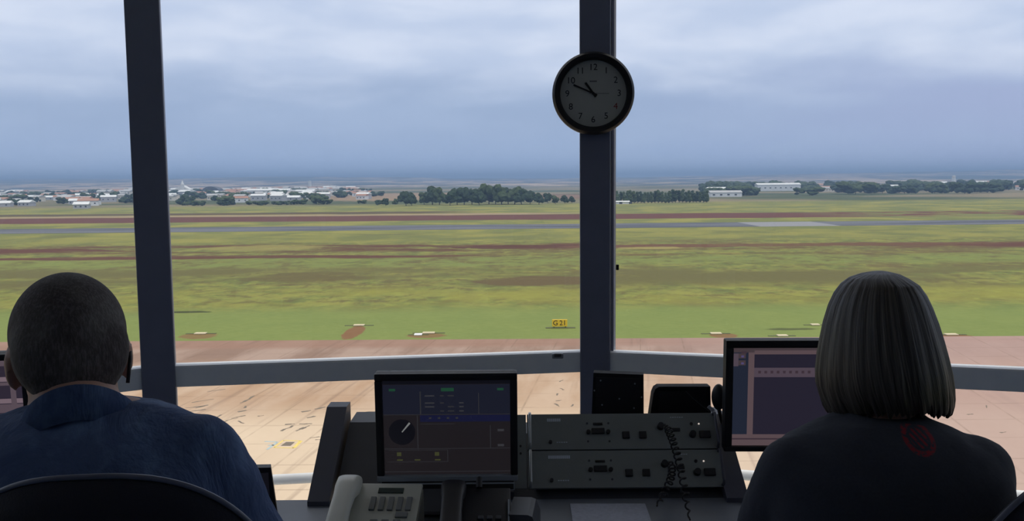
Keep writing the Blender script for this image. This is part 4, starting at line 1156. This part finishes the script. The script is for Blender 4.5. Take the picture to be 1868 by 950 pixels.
# cropped hair: follows the skull above the hairline
hb2 = MB().m(M['hair_short'])
e_ = q.to_euler()
hb2.ell(T(0, -.008, .030), (.0815, .1005, .0935), e_, 40, 30); hb2.ell(T(0, -.048, .003), (.0795, .0575, .083), e_, 40, 30); hb2.ell(T(0, -.054, -.030), (.064, .041, .055), e_, 40, 30)
hair = remesh(hb2, 'cropped_hair', r_, M['hair_short'], .004, 4)
qi = q.inverted(); bm = bmesh.new(); bm.from_mesh(hair.data); kill = []
for v in bm.verts:
    L = qi @ (v.co - hc)
    line = -.078 if L.y < -.045 else (-.078 + (L.y + .045) / .035 * .068 if L.y < -.010 else (.012 if L.y < .035 else .02 + (L.y - .035) * 1.6))
    if L.z < line or L.y > .075 + .1 * (L.z - .06): kill.append(v)
bmesh.ops.delete(bm, geom=kill, context='VERTS'); bm.to_mesh(hair.data); bm.free()
# ear lead and spectacle temple behind the right ear
MB().m(M['black']).tube([T(.081, .02, .004), T(.084, -.012, .004), T(.081, -.028, -.020), T(.075, -.030, -.055)], .0028, 8).build('spectacle_temple', r_, smooth=True)
M['eye'] = mat('eye_white', (.7, .68, .64), .3); M['iris'] = mat('iris', (.05, .03, .02), .3)
def eyes(r_, T, k):
    for sx in (-1, 1):
        MB().m(M['eye']).ell(T(sx * .030, .084, .002), (.0085 * k,) * 3).m(M['iris']).ell(T(sx * .030, .0905, .001), (.0042 * k, .0026 * k, .0042 * k)).build('eye', r_, smooth=True)
eyes(r_, T, 1.0)

# --- the woman in the navy shirt
m, n, b = newmat('navy_shirt_cloth')
tc = n.node('ShaderNodeTexCoord').outputs['Object']; X, Y, Z = n.xyz(tc)
wv = n.noise(n.scale(tc, (8, 8, 5)), 1.0, 4, .5)
ex, ez = P(1666, 793, 1.262).x - WOX, P(1666, 793, 1.262).z
dx = n.math('SUBTRACT', X, ex); dz_ = n.math('MULTIPLY', n.math('SUBTRACT', Z, ez), 1.2)
rr_ = n.math('SQRT', n.math('ADD', n.math('MULTIPLY', dx, dx), n.math('MULTIPLY', dz_, dz_)))
ringm = n.math('MAXIMUM', n.band(rr_, .0165, .023, .0015), n.math('MULTIPLY', n.band(rr_, .0, .0125, .0015), n.ss(n.math('SINE', n.math('MULTIPLY', n.math('ADD', dx, n.math('MULTIPLY', dz_, .6)), 700.0)), -.2, .3)))
ringm = n.math('MULTIPLY', ringm, n.ss(n.noise(n.scale(tc, (160, 160, 160)), 1.0, 3), .36, .52))
ringm = n.math('MULTIPLY', ringm, n.math('LESS_THAN', Y, .05))
wf = n.noise(n.scale(tc, (300, 300, 300)), 1.0, 2)
colr = n.mix(wf, (.020, .024, .036), (.034, .040, .056))
n.l.new(n.mix(ringm, colr, (.22, .015, .025)), b.inputs['Base Color']); b.inputs['Roughness'].default_value = .95
bp = n.node('ShaderNodeBump'); bp.inputs['Strength'].default_value = .5; bp.inputs['Distance'].default_value = .02; n.l.new(wv, bp.inputs['Height']); n.l.new(bp.outputs[0], b.inputs['Normal'])
M['navy'] = m
r_, T, q, sw, zsh, elbow, wrist, vz, hc = person('person', WOX, WOY, 'person with a grey-blonde bob in a navy shirt, seated at right', False)
sh_ = MB().m(M['navy'])
torso(sh_, .88, vz, .005, 0)
for sx in (-1, 1):
    s0 = Vector((sx * sw, .07, zsh)); el = elbow[sx]; wr = wrist[sx] + Vector((0, -.02, 0))
    sh_.limb([Vector((sx * .06, .085, 1.105)), s0], [.040, .058])
    sh_.limb([s0, s0 * .6 + el * .4, el, el * .5 + wr * .5, wr], [.060, .058, .050, .042, .032])
sh_.loft([(.01, .095, 1.06, .09, .075), (.014, .10, 1.165, .056, .052)])
remesh(sh_, 'navy_shirt', r_, M['navy'], .007, 6, disp=lambda co, nrm: folds(co, nrm) * .6)
# bob: rings following the outline of the hair, grooved into strands
m, n, b = newmat('bob_hair')
uv = n.node('ShaderNodeAttribute'); uv.attribute_name = 'strand'
sv = n.noise(n.scale(uv.outputs['Vector'], (46, 1.2, 0)), 1.0, 5, .65, .15); sv2 = n.noise(n.scale(uv.outputs['Vector'], (14, .8, 0), (3, 0, 0)), 1.0, 3)
colr = n.mix(n.ss(sv, .35, .68), (.014, .011, .010), (.11, .096, .080)); colr = n.mix(n.math('MULTIPLY', n.ss(sv2, .35, .7), .5), colr, (.05, .045, .042))
n.l.new(colr, b.inputs['Base Color']); b.inputs['Roughness'].default_value = .42; b.inputs['Specular IOR Level'].default_value = .35
bp = n.node('ShaderNodeBump'); bp.inputs['Strength'].default_value = .6; bp.inputs['Distance'].default_value = .003; n.l.new(sv, bp.inputs['Height']); n.l.new(bp.outputs[0], b.inputs['Normal'])
M['bob'] = m
outl = [(495.5, 1594, 1622), (500, 1574, 1640), (508, 1553, 1655), (520, 1538, 1671), (538, 1525, 1683), (560, 1515, 1693), (590, 1506, 1703), (620, 1500, 1711), (650, 1495, 1718), (680, 1492, 1724), (705, 1493, 1727), (725, 1499, 1728), (742, 1506, 1727), (752, 1512, 1725), (757, 1516, 1722)]
bm = bmesh.new(); nA = 220; rings = []
lay = bm.verts.layers.float_vector.new('strand')
HY = hc.y + WOY + .012
for i, (py, x0, x1) in enumerate(outl):
    Lf, Rt = P(x0, py, HY - .01), P(x1, py, HY - .01); cx = (Lf.x + Rt.x) / 2 - WOX; rx = (Rt.x - Lf.x) / 2; zz = (Lf.z + Rt.z) / 2
    t = i / (len(outl) - 1)
    rx *= .965; ry_b = rx * 1.13 + (.008 if i > 2 else 0); ry_f = rx * 1.12
    L = []
    for k in range(nA):
        a_ = 2 * PI * k / nA                         # 0 = right, pi/2 = front
        drift = .35 * math.sin(a_ * 3 + t * 2)
        gsum = mnoise.noise(Vector((math.cos(a_) * 9 + drift, math.sin(a_) * 9, t * 1.6))) * .6 + mnoise.noise(Vector((math.cos(a_) * 26, math.sin(a_) * 26, t * 2.5))) * .4
        amp = .0012 + .0048 * t
        g_ = 1 + gsum * amp / max(rx, .03)
        ry = ry_f if math.sin(a_) > 0 else ry_b
        zoff = 0
        if i >= len(outl) - 3: zoff = mnoise.noise(Vector((math.cos(a_) * 20, math.sin(a_) * 20, 5))) * .012 
        zoff += .026 * max(0, -math.sin(a_)) * t
        v = bm.verts.new((cx + rx * math.cos(a_) * g_, hc.y + .005 + ry * math.sin(a_) * g_, zz + zoff)); v[lay] = Vector((a_ / 6.283 * 4 + .04 * math.sin(t * 5), t, 0)); L.append(v)
    rings.append(L)
topv = bm.verts.new((sum(v.co.x for v in rings[0]) / nA, hc.y + .005, rings[0][0].co.z + .0015)); topv[lay] = Vector((0, 0, 0))
for k in range(nA): bm.faces.new((rings[0][k], rings[0][(k + 1) % nA], topv))
for i in range(len(rings) - 1):
    for k in range(nA):
        a_ = 360 * (k + .5) / nA
        if 48 < a_ < 132 and rings[i][0].co.z < hc.z + .055: continue      # the face
        bm.faces.new((rings[i][k], rings[i + 1][k], rings[i + 1][(k + 1) % nA], rings[i][(k + 1) % nA]))
loose = [v for v in bm.verts if not v.link_faces]; bmesh.ops.delete(bm, geom=loose, context='VERTS')
bmesh.ops.recalc_face_normals(bm, faces=bm.faces)
me = bpy.data.meshes.new('bob_hair'); bm.to_mesh(me); bm.free(); me.materials.append(m); me.polygons.foreach_set('use_smooth', [True] * len(me.polygons))
ho = bpy.data.objects.new('bob_hair', me); COL.objects.link(ho); ho.parent = r_
sm = ho.modifiers.new('thick', 'SOLIDIFY'); sm.thickness = .007; sm.offset = -1
eyes(r_, T, .90)

bpy.data.scenes.remove(SCR)
# ------------------------------------------------------------------ camera and view
cam = bpy.data.cameras.new('camera'); cam.sensor_width = 36; cam.lens = F_PX / 1868 * 36; cam.clip_end = 30000; cam.clip_start = .05
co = bpy.data.objects.new('camera', cam); COL.objects.link(co)
co.matrix_world = Matrix.Translation(EYE) @ CAM_M.to_4x4()
S.camera = co
S.view_settings.view_transform = 'Standard'; S.view_settings.look = 'None'; S.view_settings.gamma = 1
S.view_settings.exposure = 0; S.view_settings.use_curve_mapping = False
S.cycles.max_bounces = 6; S.cycles.transparent_max_bounces = 12; S.cycles.volume_bounces = 0
